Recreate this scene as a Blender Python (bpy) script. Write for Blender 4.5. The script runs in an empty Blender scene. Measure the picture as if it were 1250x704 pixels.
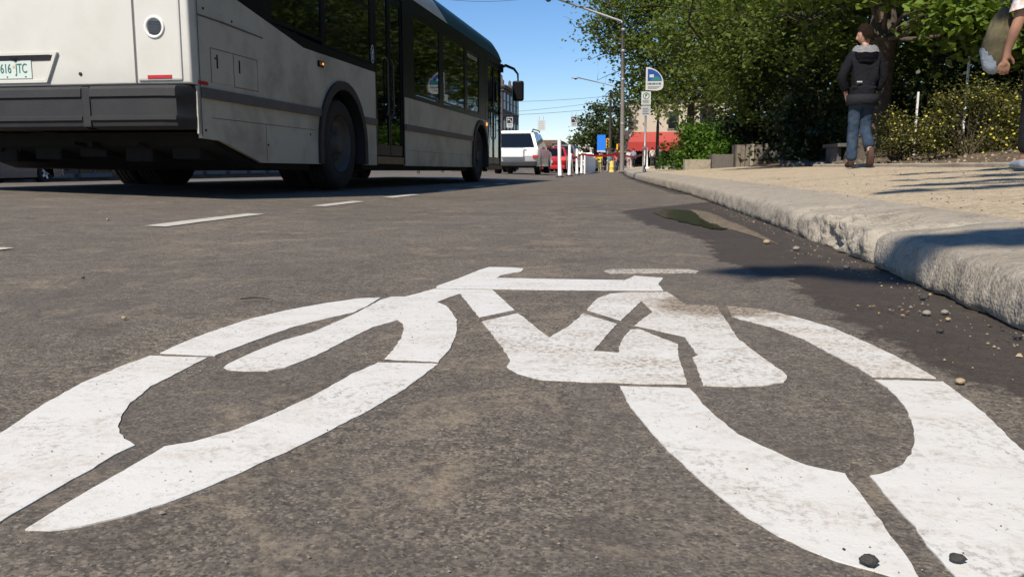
import bpy, bmesh, math, random
import numpy as np
from mathutils import Vector, Matrix, noise
R = math.radians
rnd = random.Random(7)
nr = np.random.default_rng(11)
scn = bpy.context.scene
C = scn.collection

# ---------------------------------------------------------------- camera, sky, sun, exposure
cam_data = bpy.data.cameras.new("camera")
cam = bpy.data.objects.new("camera", cam_data)
C.objects.link(cam)
cam.location = (0, 0, 0.30)
cam.rotation_euler = (R(90 - 8.5585), 0, R(7.6397))
cam_data.sensor_width = 36
cam_data.lens = 36 * 1010 / 1250
cam_data.clip_start = 0.02
cam_data.clip_end = 3000
scn.camera = cam

SUN_EL, SUN_AZ = 46.0, 22.0          # azimuth: degrees off straight-behind, towards the left of the road
to_sun = Vector((-math.sin(R(SUN_AZ)) * math.cos(R(SUN_EL)), -math.cos(R(SUN_AZ)) * math.cos(R(SUN_EL)), math.sin(R(SUN_EL))))
world = bpy.data.worlds.new("World")
scn.world = world
world.use_nodes = True
wn = world.node_tree.nodes
sky = wn.new("ShaderNodeTexSky")
sky.sky_type = 'NISHITA'
sky.sun_disc = False
sky.sun_elevation = R(SUN_EL)
sky.sun_rotation = math.atan2(to_sun.x, to_sun.y)
sky.air_density = 1.0
sky.dust_density = 0.0
sky.ozone_density = 7.5
wn["Background"].inputs[1].default_value = 0.11
hs = wn.new("ShaderNodeHueSaturation")
hs.inputs["Saturation"].default_value = 1.12
tint = wn.new("ShaderNodeMix")
tint.data_type = 'RGBA'
tint.blend_type = 'MULTIPLY'
tint.inputs[0].default_value = 1.0
tint.inputs[7].default_value = (1.08, .96, .95, 1)
world.node_tree.links.new(sky.outputs[0], hs.inputs["Color"])
world.node_tree.links.new(hs.outputs[0], tint.inputs[6])
world.node_tree.links.new(tint.outputs[2], wn["Background"].inputs[0])
sun_data = bpy.data.lights.new("sun", 'SUN')
sun_data.energy = 4.9
sun_data.angle = R(0.53)
sun_data.color = (1.0, 0.90, 0.77)
sun = bpy.data.objects.new("sun", sun_data)
C.objects.link(sun)
sun.rotation_euler = to_sun.to_track_quat('Z', 'Y').to_euler()
sun.location = (0, 0, 30)
scn.view_settings.view_transform = 'Standard'
scn.view_settings.look = 'None'
scn.view_settings.gamma = 1
scn.view_settings.exposure = 0.27

# ---------------------------------------------------------------- node helpers
class NT:
    def __init__(self, name):
        self.m = bpy.data.materials.new(name)
        self.m.use_nodes = True
        self.t = self.m.node_tree
        self.b = self.t.nodes["Principled BSDF"]
        self.out = self.t.nodes["Material Output"]
        self.tc = self.t.nodes.new("ShaderNodeTexCoord")
    def n(self, typ, **kw):
        nd = self.t.nodes.new(typ)
        for k, v in kw.items():
            if k.startswith("i_"):
                key = k[2:]
                nd.inputs[int(key) if key.isdigit() else key.replace("_", " ")].default_value = v
            else:
                setattr(nd, k, v)
        return nd
    def l(self, a, b):
        self.t.links.new(a, b)
    def map(self, scale=(1, 1, 1), src="Object"):
        mp = self.n("ShaderNodeMapping")
        mp.inputs["Scale"].default_value = scale
        self.l(self.tc.outputs[src], mp.inputs[0])
        return mp.outputs[0]
    def noise(self, vec, scale, detail=4, rough=.55, dist=0):
        nd = self.n("ShaderNodeTexNoise", i_Scale=scale, i_Detail=detail, i_Roughness=rough, i_Distortion=dist)
        self.l(vec, nd.inputs["Vector"])
        return nd.outputs[0]
    def voro(self, vec, scale, feature='F1', out=0, rand=1.0):
        nd = self.n("ShaderNodeTexVoronoi", feature=feature, i_Scale=scale)
        nd.inputs["Randomness"].default_value = rand
        self.l(vec, nd.inputs["Vector"])
        return nd.outputs[out]
    def ramp(self, fac, stops, interp='LINEAR'):
        nd = self.n("ShaderNodeValToRGB")
        cr = nd.color_ramp
        cr.interpolation = interp
        while len(cr.elements) < len(stops):
            cr.elements.new(0.5)
        for e, (p, c) in zip(cr.elements, stops):
            e.position = p
            e.color = (c, c, c, 1) if isinstance(c, (int, float)) else (*c, 1)
        self.l(fac, nd.inputs[0])
        return nd.outputs[0]
    def mix(self, fac, a, b, mode='MIX'):
        nd = self.n("ShaderNodeMix", data_type='RGBA', blend_type=mode)
        for sock, v in ((nd.inputs[0], fac), (nd.inputs[6], a), (nd.inputs[7], b)):
            if isinstance(v, (int, float)):
                sock.default_value = v
            elif isinstance(v, tuple):
                sock.default_value = (*v, 1)
            else:
                self.l(v, sock)
        return nd.outputs[2]
    def math(self, op, a, b=0.0, clamp=False):
        nd = self.n("ShaderNodeMath", operation=op, use_clamp=clamp)
        for i, v in enumerate((a, b)):
            if isinstance(v, (int, float)):
                nd.inputs[i].default_value = v
            else:
                self.l(v, nd.inputs[i])
        return nd.outputs[0]
    def bump(self, h, strength=.3, dist=.01, prev=None):
        nd = self.n("ShaderNodeBump")
        nd.inputs["Strength"].default_value = strength
        nd.inputs["Distance"].default_value = dist
        self.l(h, nd.inputs["Height"])
        if prev is not None:
            self.l(prev, nd.inputs["Normal"])
        return nd.outputs[0]
    def set(self, color=None, rough=None, normal=None, metal=None, spec=None):
        for k, v in (("Base Color", color), ("Roughness", rough), ("Normal", normal), ("Metallic", metal), ("Specular IOR Level", spec)):
            if v is None:
                continue
            if isinstance(v, (int, float)):
                self.b.inputs[k].default_value = v
            elif isinstance(v, tuple):
                self.b.inputs[k].default_value = (*v, 1)
            else:
                self.l(v, self.b.inputs[k])

def pmat(name, col, rough=.6, var=.18, scale=6.0, bump=0.0, bscale=80, metal=0.0, spec=.5, dirt=None, dirt_amt=.5, dirt_scale=3.0, coat=0.0):
    """A plain material: colour broken by noise, optional grime with its own shape, optional fine bump."""
    k = NT(name)
    v = k.map()
    a = tuple(c * (1 - var) for c in col)
    b = tuple(min(1, c * (1 + var)) for c in col)
    c = k.mix(k.noise(v, scale, 5), a, b)
    if dirt:
        d = k.ramp(k.noise(v, dirt_scale, 7, .65, .3), [(.45, 0.0), (.72, dirt_amt)])
        c = k.mix(d, c, dirt)
    rr = k.noise(v, scale * 2.3, 4)
    k.set(color=c, rough=k.math('ADD', k.math('MULTIPLY', rr, .16), rough - .08, True), metal=metal, spec=spec)
    if bump:
        k.set(normal=k.bump(k.noise(v, bscale, 5), bump, .01))
    if coat:
        k.b.inputs["Coat Weight"].default_value = coat
        k.b.inputs["Coat Roughness"].default_value = .06
    return k.m

def glass_mat(name, tint, body, through=.6, rough=.03):
    """Window glass: part tinted see-through, part dark, with a glossy face by Fresnel."""
    k = NT(name)
    v = k.map()
    tr = k.n("ShaderNodeBsdfTransparent")
    tr.inputs[0].default_value = (*tint, 1)
    df = k.n("ShaderNodeBsdfDiffuse")
    df.inputs[0].default_value = (*body, 1)
    m1 = k.n("ShaderNodeMixShader")
    m1.inputs[0].default_value = through
    k.l(df.outputs[0], m1.inputs[1]); k.l(tr.outputs[0], m1.inputs[2])
    gl = k.n("ShaderNodeBsdfGlossy")
    gl.inputs["Roughness"].default_value = rough
    gl.inputs[0].default_value = (.9, .95, 1, 1)
    k.l(k.bump(k.noise(v, 1.3, 2), .03, .05), gl.inputs["Normal"])
    fr = k.n("ShaderNodeFresnel")
    fr.inputs[0].default_value = 1.5
    m2 = k.n("ShaderNodeMixShader")
    k.l(fr.outputs[0], m2.inputs[0]); k.l(m1.outputs[0], m2.inputs[1]); k.l(gl.outputs[0], m2.inputs[2])
    k.l(m2.outputs[0], k.out.inputs[0])
    return k.m

def leaf_mat(name, dark, light, transl=.35, rough=.5):
    k = NT(name)
    g = k.n("ShaderNodeNewGeometry")
    big = k.noise(k.map(), .9, 3)
    c = k.mix(g.outputs["Random Per Island"], dark, light)
    c = k.mix(k.ramp(big, [(.35, 0.0), (.65, .5)]), c, tuple(.5 * (p + q) * 1.1 for p, q in zip(dark, light)))
    k.set(color=c, rough=rough, spec=.35)
    tl = k.n("ShaderNodeBsdfTranslucent")
    k.l(k.mix(.5, c, (light[0] * 1.3, light[1] * 1.25, light[2] * .5)), tl.inputs[0])
    mx = k.n("ShaderNodeMixShader")
    mx.inputs[0].default_value = transl
    k.l(k.b.outputs[0], mx.inputs[1]); k.l(tl.outputs[0], mx.inputs[2])
    k.l(mx.outputs[0], k.out.inputs[0])
    return k.m

# ---------------------------------------------------------------- mesh helpers
def link(name, me, m=None, parent=None, smooth=False):
    o = bpy.data.objects.new(name, me)
    C.objects.link(o)
    if m is not None:
        for q in (m if isinstance(m, (list, tuple)) else [m]):
            me.materials.append(q)
    if parent is not None:
        o.parent = parent
    if smooth:
        me.shade_smooth()
    return o

def obj(name, bm, m=None, parent=None, smooth=False):
    me = bpy.data.meshes.new(name)
    bm.normal_update()
    bm.to_mesh(me)
    bm.free()
    return link(name, me, m, parent, smooth)

def auto_smooth(o, ang=35):
    me = o.data
    me.shade_smooth()
    try:
        me.set_sharp_from_angle(angle=R(ang))
    except Exception:
        pass
    return o

def thing(name, label, cat, loc=(0, 0, 0), rz=0.0, group=None):
    o = bpy.data.objects.new(name, None)
    C.objects.link(o)
    o.location = loc
    o.rotation_euler = (0, 0, rz)
    o.empty_display_size = .2
    return tag(o, label, cat, group)

def tag(o, label, cat, group=None, kind=None):
    o["label"] = label
    o["category"] = cat
    if group:
        o["group"] = group
    if kind:
        o["kind"] = kind
    return o

def struct(o):
    o["kind"] = "structure"
    return o

def copy_tree(o, parent=None):
    c = o.copy()
    C.objects.link(c)
    c.parent = parent
    for ch in [q for q in scn.objects if q.parent == o]:
        copy_tree(ch, c)
    return c

BM = bmesh.new
def box(bm, lo, hi, mi=0, bev=0.0):
    x0, y0, z0 = lo; x1, y1, z1 = hi
    vs = [bm.verts.new(p) for p in ((x0, y0, z0), (x1, y0, z0), (x1, y1, z0), (x0, y1, z0), (x0, y0, z1), (x1, y0, z1), (x1, y1, z1), (x0, y1, z1))]
    fs = [bm.faces.new([vs[i] for i in q]) for q in ((0, 3, 2, 1), (4, 5, 6, 7), (0, 1, 5, 4), (1, 2, 6, 5), (2, 3, 7, 6), (3, 0, 4, 7))]
    for f in fs:
        f.material_index = mi
    if bev:
        es = list({e for f in fs for e in f.edges})
        bmesh.ops.bevel(bm, geom=es, offset=bev, segments=2, affect='EDGES', profile=.6)
    return vs

def prism(bm, pts, axis, d0, d1, mi=0):
    """2-D outline pts extruded from d0 to d1 along axis ('x': pts are (y,z); 'y': (x,z); 'z': (x,y))."""
    def P(p, d):
        return {'x': (d, p[0], p[1]), 'y': (p[0], d, p[1]), 'z': (p[0], p[1], d)}[axis]
    a = [bm.verts.new(P(p, d0)) for p in pts]
    b = [bm.verts.new(P(p, d1)) for p in pts]
    fs = [bm.faces.new(a), bm.faces.new(list(reversed(b)))]
    n = len(pts)
    for i in range(n):
        fs.append(bm.faces.new([a[i], b[i], b[(i + 1) % n], a[(i + 1) % n]]))
    for f in fs:
        f.material_index = mi
    bmesh.ops.recalc_face_normals(bm, faces=fs)
    return fs

def tube(bm, path, rad, seg=8, mi=0, cap=True):
    path = [Vector(p) for p in path]
    rads = rad if isinstance(rad, (list, tuple)) else [rad] * len(path)
    rings = []
    for i, p in enumerate(path):
        t = (path[min(i + 1, len(path) - 1)] - path[max(i - 1, 0)])
        if t.length < 1e-9:
            t = Vector((0, 0, 1))
        t.normalize()
        ref = Vector((1, 0, 0)) if abs(t.x) < .8 else Vector((0, 1, 0))
        u = t.cross(ref).normalized()
        w = t.cross(u)
        rings.append([bm.verts.new(p + (u * math.cos(2 * math.pi * k / seg) + w * math.sin(2 * math.pi * k / seg)) * rads[i]) for k in range(seg)])
    for a, b in zip(rings, rings[1:]):
        for k in range(seg):
            f = bm.faces.new([a[k], a[(k + 1) % seg], b[(k + 1) % seg], b[k]])
            f.material_index = mi
            f.smooth = True
    if cap:
        bm.faces.new(rings[0]).material_index = mi
        bm.faces.new(list(reversed(rings[-1]))).material_index = mi
    return rings

def lathe(bm, prof, center, axis='z', seg=24, mi=0, smooth=True):
    """prof: (radius, along-axis) pairs, revolved about an axis through center."""
    c = Vector(center)
    def P(r, h, t):
        a, b = r * math.cos(t), r * math.sin(t)
        return c + Vector({'z': (a, b, h), 'x': (h, a, b), 'y': (b, h, a)}[axis])
    rings = [[bm.verts.new(P(max(r, 1e-4), h, 2 * math.pi * k / seg)) for k in range(seg)] for r, h in prof]
    fs = []
    for a, b in zip(rings, rings[1:]):
        for k in range(seg):
            f = bm.faces.new([a[k], a[(k + 1) % seg], b[(k + 1) % seg], b[k]])
            f.material_index = mi
            f.smooth = smooth
            fs.append(f)
    return fs

def blob(bm, c, r, sub=2, amp=.2, freq=1.5, seed=0, mi=0):
    """An uneven rounded lump (stones)."""
    res = bmesh.ops.create_icosphere(bm, subdivisions=sub, radius=1)
    rr = Vector(r if isinstance(r, (tuple, list)) else (r, r, r))
    for v in res['verts']:
        d = v.co.normalized()
        k = 1 + amp * noise.noise(d * freq + Vector((seed * 3.1, seed * 1.7, seed)))
        v.co = Vector(c) + Vector((d.x * rr.x, d.y * rr.y, d.z * rr.z)) * k
    for f in bm.faces:
        pass
    return res['verts']

def evaluated_mesh(o):
    dg = bpy.context.evaluated_depsgraph_get()
    dg.update()
    return bpy.data.meshes.new_from_object(o.evaluated_get(dg), depsgraph=dg)

def text_mesh(s, size, m, parent, loc, rot, name="lettering", extrude=.0008, sx=1.0, bold=0.0):
    cu = bpy.data.curves.new("text_curve", 'FONT')
    cu.body = s
    cu.size = size
    cu.align_x = 'CENTER'
    cu.align_y = 'CENTER'
    cu.extrude = extrude
    cu.offset = bold
    t = bpy.data.objects.new("text_tmp", cu)
    C.objects.link(t)
    me = evaluated_mesh(t)
    bpy.data.objects.remove(t)
    bpy.data.curves.remove(cu)
    me.materials.clear()
    o = link(name, me, m, parent)
    o.location = loc
    o.rotation_euler = rot
    o.scale = (sx, 1, 1)
    return o

def quads_mesh(name, V, per, m, parent=None):
    """V: (N, per, 3) array of polygons."""
    n = len(V)
    me = bpy.data.meshes.new(name)
    me.vertices.add(n * per)
    me.vertices.foreach_set("co", np.ascontiguousarray(V, dtype=np.float32).ravel())
    me.loops.add(n * per)
    me.loops.foreach_set("vertex_index", np.arange(n * per, dtype=np.int32))
    me.polygons.add(n)
    me.polygons.foreach_set("loop_start", np.arange(0, n * per, per, dtype=np.int32))
    me.polygons.foreach_set("loop_total", np.full(n, per, dtype=np.int32))
    me.update(calc_edges=True)
    return link(name, me, m, parent)

def leaf_polys(P, size, up=.5, droop=.0, aspect=.62, rng=nr):
    """Six-cornered leaves at points P, each turned its own way; sizes vary."""
    n = len(P)
    nrm = rng.normal(size=(n, 3)); nrm /= np.linalg.norm(nrm, axis=1)[:, None]
    nrm[:, 2] = np.abs(nrm[:, 2]) + up
    nrm /= np.linalg.norm(nrm, axis=1)[:, None]
    ax = rng.normal(size=(n, 3)); ax[:, 2] -= droop
    ax -= nrm * np.sum(ax * nrm, axis=1)[:, None]
    ax /= np.linalg.norm(ax, axis=1)[:, None]
    bx = np.cross(nrm, ax)
    s = size * rng.uniform(.6, 1.25, n)
    shp = np.array([(0, -.5), (.5, -.12), (.33, .18), (0, .62), (-.33, .18), (-.5, -.12)])
    fold = np.array([0, .12, .1, -.08, .1, .12])
    V = np.empty((n, 6, 3))
    for i, (u, w) in enumerate(shp):
        V[:, i] = P + (bx * (u * 2 * aspect) + ax * w * 1.5 + nrm * fold[i]) * s[:, None]
    return V
# ---------------------------------------------------------------- terrain rules
def road_z(x, y):
    z = 0.0
    if x < -1.9:
        z += .03 * min(-1.9 - x, 3.6)
    if x < -7:
        z -= .028 * min(-7 - x, 14)
    if y > 4:
        z -= .006 * (min(y, 75) - 4)
    return z

KERB_PTS = [(-6, .72), (.3, .705), (1.55, .711), (2.14, .724), (3.18, .722), (4.28, .729), (6.35, .722), (9.2, .69), (12, .60), (16.4, .445), (24, .26), (32, .12), (50, -.02), (75, -.1), (110, -.1)]
def kerb_x(y):
    for (y0, x0), (y1, x1) in zip(KERB_PTS, KERB_PTS[1:]):
        if y <= y1:
            t = (y - y0) / (y1 - y0)
            return x0 + (x1 - x0) * t
    return KERB_PTS[-1][1]

def walk_z(x, y):
    """The footpath rises away from the kerb and drops gently with distance."""
    u = x - kerb_x(y)
    z = .118 + .064 * min(max(u - .1, 0), 2.5)
    if u > 2.6:
        z += .02 * min(u - 2.6, 6)
    if y > 6:
        z -= .0033 * (min(y, 80) - 6)
    return z

WET = [(5.9, .12), (5.535, -.015), (5.0, .02), (4.56, .063), (4.035, .154), (3.359, .323), (2.95, .30), (2.645, .29), (2.357, .386), (2.097, .433), (1.825, .396), (1.64, .426), (1.404, .444), (1.244, .475), (1.074, .50), (.5, .53)]
def wet_x(y):
    if y > WET[0][0]:
        return .12 + (y - 5.9) * .45
    for (y0, x0), (y1, x1) in zip(WET, WET[1:]):
        if y >= y1:
            t = (y - y0) / (y1 - y0)
            return x0 + (x1 - x0) * t
    return .55

# ---------------------------------------------------------------- ground materials
def asphalt_nodes(k, bumpy=.5):
    """Worn asphalt: pale and dark stone in a pitted grey-brown binder. Gives (colour, roughness, normal, vector)."""
    v = k.map()
    fr = k.noise(v, 62, 9, .78, .3)
    c = k.mix(k.ramp(fr, [(.40, 0.0), (.58, 1.0)]), (.058, .050, .041), (.258, .223, .178))
    chip = k.n("ShaderNodeTexVoronoi", i_Scale=185.0)
    k.l(v, chip.inputs["Vector"])
    sep = k.n("ShaderNodeSeparateColor")
    k.l(chip.outputs[1], sep.inputs[0])
    stone = k.ramp(sep.outputs[1], [(0.0, (.035, .030, .026)), (.4, (.12, .10, .080)), (.8, (.20, .17, .13)), (1.0, (.42, .37, .29))])
    pick = k.math('MULTIPLY', k.ramp(sep.outputs[0], [(.52, 0.0), (.56, 1.0)]), k.ramp(chip.outputs[0], [(.30, .85), (.48, 0.0)]))
    c = k.mix(pick, c, stone)
    ch2 = k.n("ShaderNodeTexVoronoi", i_Scale=330.0)
    k.l(v, ch2.inputs["Vector"])
    sp2 = k.n("ShaderNodeSeparateColor")
    k.l(ch2.outputs[1], sp2.inputs[0])
    st2 = k.ramp(sp2.outputs[1], [(0.0, (.028, .024, .020)), (.45, (.085, .071, .056)), (.8, (.22, .185, .14)), (1.0, (.40, .34, .26))])
    c = k.mix(k.ramp(sp2.outputs[0], [(.38, 0.0), (.42, .72)]), c, st2)
    pits = k.noise(v, 105, 5, .7, .2)
    pit = k.ramp(pits, [(.35, 1.0), (.41, 0.0)])
    c = k.mix(k.math('MULTIPLY', pit, .85), c, (.030, .026, .022))
    big = k.noise(v, .9, 7, .68, .5)
    c = k.mix(k.ramp(big, [(.38, .55), (.58, 0.0)]), c, (.082, .071, .060))
    mid = k.noise(v, 9.0, 8, .78, .9)
    c = k.mix(k.ramp(mid, [(.37, .62), (.50, 0.0)]), c, (.066, .056, .046))
    sand = k.noise(v, 4.2, 9, .8, 1.0)
    c = k.mix(k.math('MULTIPLY', k.ramp(sand, [(.51, 0.0), (.62, .75)]), k.ramp(fr, [(.40, .25), (.56, 1.0)])), c, (.285, .233, .165))
    st = k.noise(k.map((3.2, .16, 1)), 1.0, 5, .6)
    c = k.mix(k.ramp(st, [(.40, .35), (.62, 0.0)]), c, (.115, .103, .092))
    h = k.math('SUBTRACT', k.math('ADD', k.math('MULTIPLY', fr, .9), k.math('MULTIPLY', pick, .35)), k.math('MULTIPLY', pit, .7))
    nb = k.bump(h, bumpy, .004)
    rg = k.math('ADD', k.math('MULTIPLY', sep.outputs[1], .2), .76)
    return c, rg, nb, v

def make_asphalt():
    k = NT("asphalt")
    c, rg, nb, v = asphalt_nodes(k)
    at = k.n("ShaderNodeAttribute", attribute_name="wet")
    edge = k.math('ADD', at.outputs["Fac"], k.math('MULTIPLY', k.math('SUBTRACT', k.noise(v, 6, 9, .74, .6), .5), .36))
    w = k.ramp(k.math('ADD', edge, .5), [(.494, 0.0), (.512, 1.0)])
    damp = k.mix(k.noise(v, 40, 4), (.030, .023, .018), (.062, .048, .037))
    c = k.mix(k.math('MULTIPLY', w, .82), c, damp)
    # pale silt that washes into the gutter, right at the kerb
    silt = k.math('MULTIPLY', k.ramp(k.noise(v, 9, 6, .7), [(.50, 0.0), (.68, .6)]), k.ramp(at.outputs["Fac"], [(.16, 0.0), (.34, 1.0)]))
    c = k.mix(silt, c, (.10, .082, .060))
    k.set(color=c, rough=k.math('SUBTRACT', rg, k.math('MULTIPLY', w, .20)), normal=nb, spec=.32)
    return k.m

def make_paint(name, wear=.5, dirty=.0, lo=(.665, .66, .62), patch=None):
    """Road paint worn down to the stones in pits and flecks, with brown dirt trodden in."""
    k = NT(name)
    c, rg, nb, v = asphalt_nodes(k, .14)
    p = k.mix(k.noise(v, 22, 5), tuple(q * .93 for q in lo), tuple(min(.84, q * 1.04) for q in lo))
    # brown dirt smeared across the lane, broken into flecks
    sm = k.noise(k.map((6, 13, 1)), 1.0, 8, .76, .9)
    fl = k.noise(k.map((105, 80, 1)), 1.0, 4, .72)
    smear = k.math('MULTIPLY', k.ramp(sm, [(.50 - .14 * dirty, 0.0), (.68 - .10 * dirty, 1.0)]), k.ramp(fl, [(.40, .15), (.58, .9)]))
    p = k.mix(k.math('MULTIPLY', smear, .35 + .5 * dirty), p, (.33, .235, .14))
    # pits and flecks where the paint has gone
    pits = k.ramp(k.noise(k.map((120, 75, 1)), 1.0, 5, .78), [(.31 + .055 * wear, 1.0), (.355 + .055 * wear, 0.0)])
    zone = k.ramp(k.noise(v, 9, 7, .75, .4), [(.50 - .10 * wear, 0.0), (.66 - .1 * wear, 1.0)])
    scuff = k.math('MULTIPLY', zone, k.ramp(fl, [(.53 - .06 * wear, 0.0), (.60 - .06 * wear, .9)]))
    w = k.math('MAXIMUM', pits, k.math('MULTIPLY', scuff, .25 + .6 * wear))
    if patch:
        px, py, pr = patch
        vm = k.n("ShaderNodeVectorMath", operation='DISTANCE')
        k.l(v, vm.inputs[0])
        vm.inputs[1].default_value = (px, py, 0)
        dd = k.math('ADD', k.math('MULTIPLY', vm.outputs["Value"], 1 / pr), k.math('MULTIPLY', k.math('SUBTRACT', k.noise(v, 14, 7, .75, .5), .5), 2.2))
        pm = k.ramp(dd, [(.55, 1.0), (1.15, 0.0)])
        p = k.mix(k.math('MULTIPLY', pm, .8), p, (.36, .28, .19))
        w = k.math('MAXIMUM', w, k.math('MULTIPLY', pm, k.ramp(fl, [(.42, .1), (.56, .85)])))
    c = k.mix(.35, c, (.13, .10, .07))
    col = k.mix(w, p, c)
    k.set(color=col, rough=k.math('ADD', k.math('MULTIPLY', w, .25), .55), normal=nb, spec=.3)
    return k.m

def make_concrete(name, base, grit, agg=90.0, bump=.8, stain=(.10, .085, .065), chipmix=.65):
    k = NT(name)
    v = k.map()
    chip = k.n("ShaderNodeTexVoronoi", i_Scale=agg)
    k.l(v, chip.inputs["Vector"])
    sep = k.n("ShaderNodeSeparateColor")
    k.l(chip.outputs[1], sep.inputs[0])
    stones = k.ramp(sep.outputs[0], [(0, tuple(q * .45 for q in grit)), (.5, grit), (1, tuple(min(.8, q * 1.6) for q in grit))])
    c = k.mix(k.noise(v, 8, 7, .65), tuple(q * .82 for q in base), tuple(min(.9, q * 1.12) for q in base))
    c = k.mix(k.ramp(k.voro(v, agg), [(.25, chipmix), (.5, 0.0)]), c, stones)
    c = k.mix(k.ramp(k.noise(v, 1.7, 7, .7, .6), [(.50, 0.0), (.72, .6)]), c, stain)
    c = k.mix(k.ramp(k.noise(v, 28, 6, .75), [(.34, .85), (.44, 0.0)]), c, tuple(q * .32 for q in base))
    c = k.mix(k.ramp(k.noise(v, 13, 9, .82, .4), [(.36, .65), (.50, 0.0)]), c, tuple(q * .50 for q in base))
    c = k.mix(k.ramp(k.noise(v, 45, 5, .7), [(.56, 0.0), (.68, .6)]), c, tuple(min(.8, q * 1.35) for q in base))
    h = k.math('ADD', k.math('MULTIPLY', k.voro(v, agg), -1.0), k.math('MULTIPLY', k.noise(v, 34, 6, .7), 2.0))
    k.set(color=c, rough=.88, normal=k.bump(h, bump, .008), spec=.25)
    return k.m

M = {}
M['asphalt'] = make_asphalt()
M['paint'] = make_paint("road_paint", .36, .24)
M['paint_worn'] = make_paint("road_paint_worn", .55, .75, patch=(.205, .47, .17))
M['paint_faint'] = make_paint("road_paint_faint", 1.15, .9, (.56, .54, .49))
M['paint_line'] = make_paint("lane_line_paint", .45, .15, (.55, .53, .47))
M['kerb'] = make_concrete("kerb_concrete", (.375, .335, .27), (.32, .285, .225), 130, .4, (.15, .125, .09), .35)
M['walk'] = make_concrete("footpath_aggregate", (.52, .43, .30), (.45, .37, .265), 70, .8, (.25, .195, .13), .8)
M['dirt'] = make_concrete("bed_soil", (.16, .12, .08), (.12, .09, .06), 40, 1.0, (.05, .037, .025))
M['land'] = make_concrete("open_ground", (.13, .12, .095), (.12, .11, .09), 30, .4)

# ---------------------------------------------------------------- ground, road, kerb, footpath
bm = BM()
ys = [-60, -20, 0, 20, 40, 60, 80, 120, 250, 600, 2500]
xs = [-2500, -400, -100, -40, 0, 40, 100, 400, 2500]
grid = [[bm.verts.new((x, y, -.72 - .0 * y)) for x in xs] for y in ys]
for a, b in zip(grid, grid[1:]):
    for i in range(len(xs) - 1):
        bm.faces.new([a[i], a[i + 1], b[i + 1], b[i]])
struct(obj("ground", bm, M['land']))

def grid_mesh(name, xs_of, ys, zf, mat_, attr=None):
    """Sheet whose every row y has its own list of x."""
    V, F, A = [], [], []
    n = None
    for y in ys:
        row = xs_of(y)
        n = len(row)
        for x in row:
            V.append((x, y, zf(x, y)))
            if attr:
                A.append(attr(x, y))
    for j in range(len(ys) - 1):
        for i in range(n - 1):
            a = j * n + i
            F.append((a, a + 1, a + n + 1, a + n))
    me = bpy.data.meshes.new(name)
    me.from_pydata(V, [], F)
    me.update()
    if attr:
        at = me.attributes.new("wet", 'FLOAT', 'POINT')
        at.data.foreach_set("value", A)
    me.shade_smooth()
    return link(name, me, mat_)

road_y = [-6 + .5 * i for i in range(12)] + [.06 * i for i in range(0, 120)] + [7.2 + .4 * i for i in range(45)] + [25 + 2.5 * i for i in range(36)]
fine_x = [-1.9, -1.4, -.9] + [-.5 + .06 * i for i in range(20)]
def road_row(y):
    kx = kerb_x(y)
    row = [-24, -19, -14, -10, -8, -7, -6.2, -5.5, -4.6, -3.7, -2.8, -2.3] + fine_x
    row = [min(x, kx - .001 - .0005 * (len(row) - i)) if x > kx - .02 else x for i, x in enumerate(row)]
    return row + [kx + .03]
struct(grid_mesh("road", road_row, road_y, road_z, M['asphalt'], lambda x, y: (x - wet_x(y)) if y < 9 else x - kerb_x(y) + .12))

# kerb: a worn rounded stone edge, its face broken out in one place
KPROF = [(.022, -.06), (.022, -.004), (.004, .010), (.003, .026), (.005, .042), (.008, .058), (.012, .073), (.018, .086), (.027, .097), (.041, .1045), (.060, .109), (.088, .112), (.13, .1155), (.19, .120), (.28, .1265), (.36, .1325), (.425, .139)]
kerb_y = [-6 + .5 * i for i in range(12)] + [.010 * i for i in range(0, 350)] + [3.5 + .022 * i for i in range(171)] + [7.28 + .12 * i for i in range(80)] + [17 + 1.5 * i for i in range(57)]
V, F = [], []
n = len(KPROF)
for y in kerb_y:
    kx = kerb_x(y)
    drop = .0033 * max(0, min(y, 80) - 6)
    sink = .006 * max(0, min(y, 75) - 4)
    for j, (u, z) in enumerate(KPROF):
        t = j / (n - 1)
        p = Vector((kx + u, y, z))
        if y < 17 and j > 0:
            w = max(0.0, 1 - t * .75)
            q = Vector((u * 16, y * 9, z * 16))
            d = noise.fractal(q, .8, 2.2, 5) * .0085 * w + noise.noise(q * 4.5) * .005 * w + noise.noise(q * 11) * .003 * w
            # chips knocked off the arris
            ar = math.exp(-((z - .100) / .018) ** 2) * (1 if j < 13 else 0)
            ck = noise.noise(Vector((y * 7.5, 2.2, 8))) + .6 * noise.noise(Vector((y * 21, 5, 3)))
            d -= ar * .022 * max(0, ck - .28)
            # the broken-out length and the joints between the cast lengths
            br = math.exp(-((y - 3.1) / .36) ** 2)
            br2 = math.exp(-((y - 2.60) / .035) ** 2) + .8 * math.exp(-((y - 3.72) / .05) ** 2) + .35 * sum(math.exp(-((y - yj) / .012) ** 2) for yj in (1.35, 5.2, 6.7, 8.2, 9.8))
            hole = (br * max(0, .030 + .052 * noise.fractal(Vector((y * 8, u * 18, z * 16)), .8, 2.2, 4)) + br2 * .045) * (1 if j < 14 else .12)
            p.x += d * 1.3 + hole * (1 - t * .4)
            p.z += d * .5 - hole * .60 * min(1, t * 2.6) + .006 * noise.noise(Vector((y * .8, 3, 1)))
        lift = z / .13
        p.z -= drop * lift + sink * (1 - lift)
        V.append(tuple(p))
for j in range(len(kerb_y) - 1):
    for i in range(n - 1):
        a = j * n + i
        F.append((a, a + 1, a + n + 1, a + n))
me = bpy.data.meshes.new("kerb")
me.from_pydata(V, [], F)
me.shade_smooth()
struct(link("kerb", me, M['kerb']))

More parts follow.
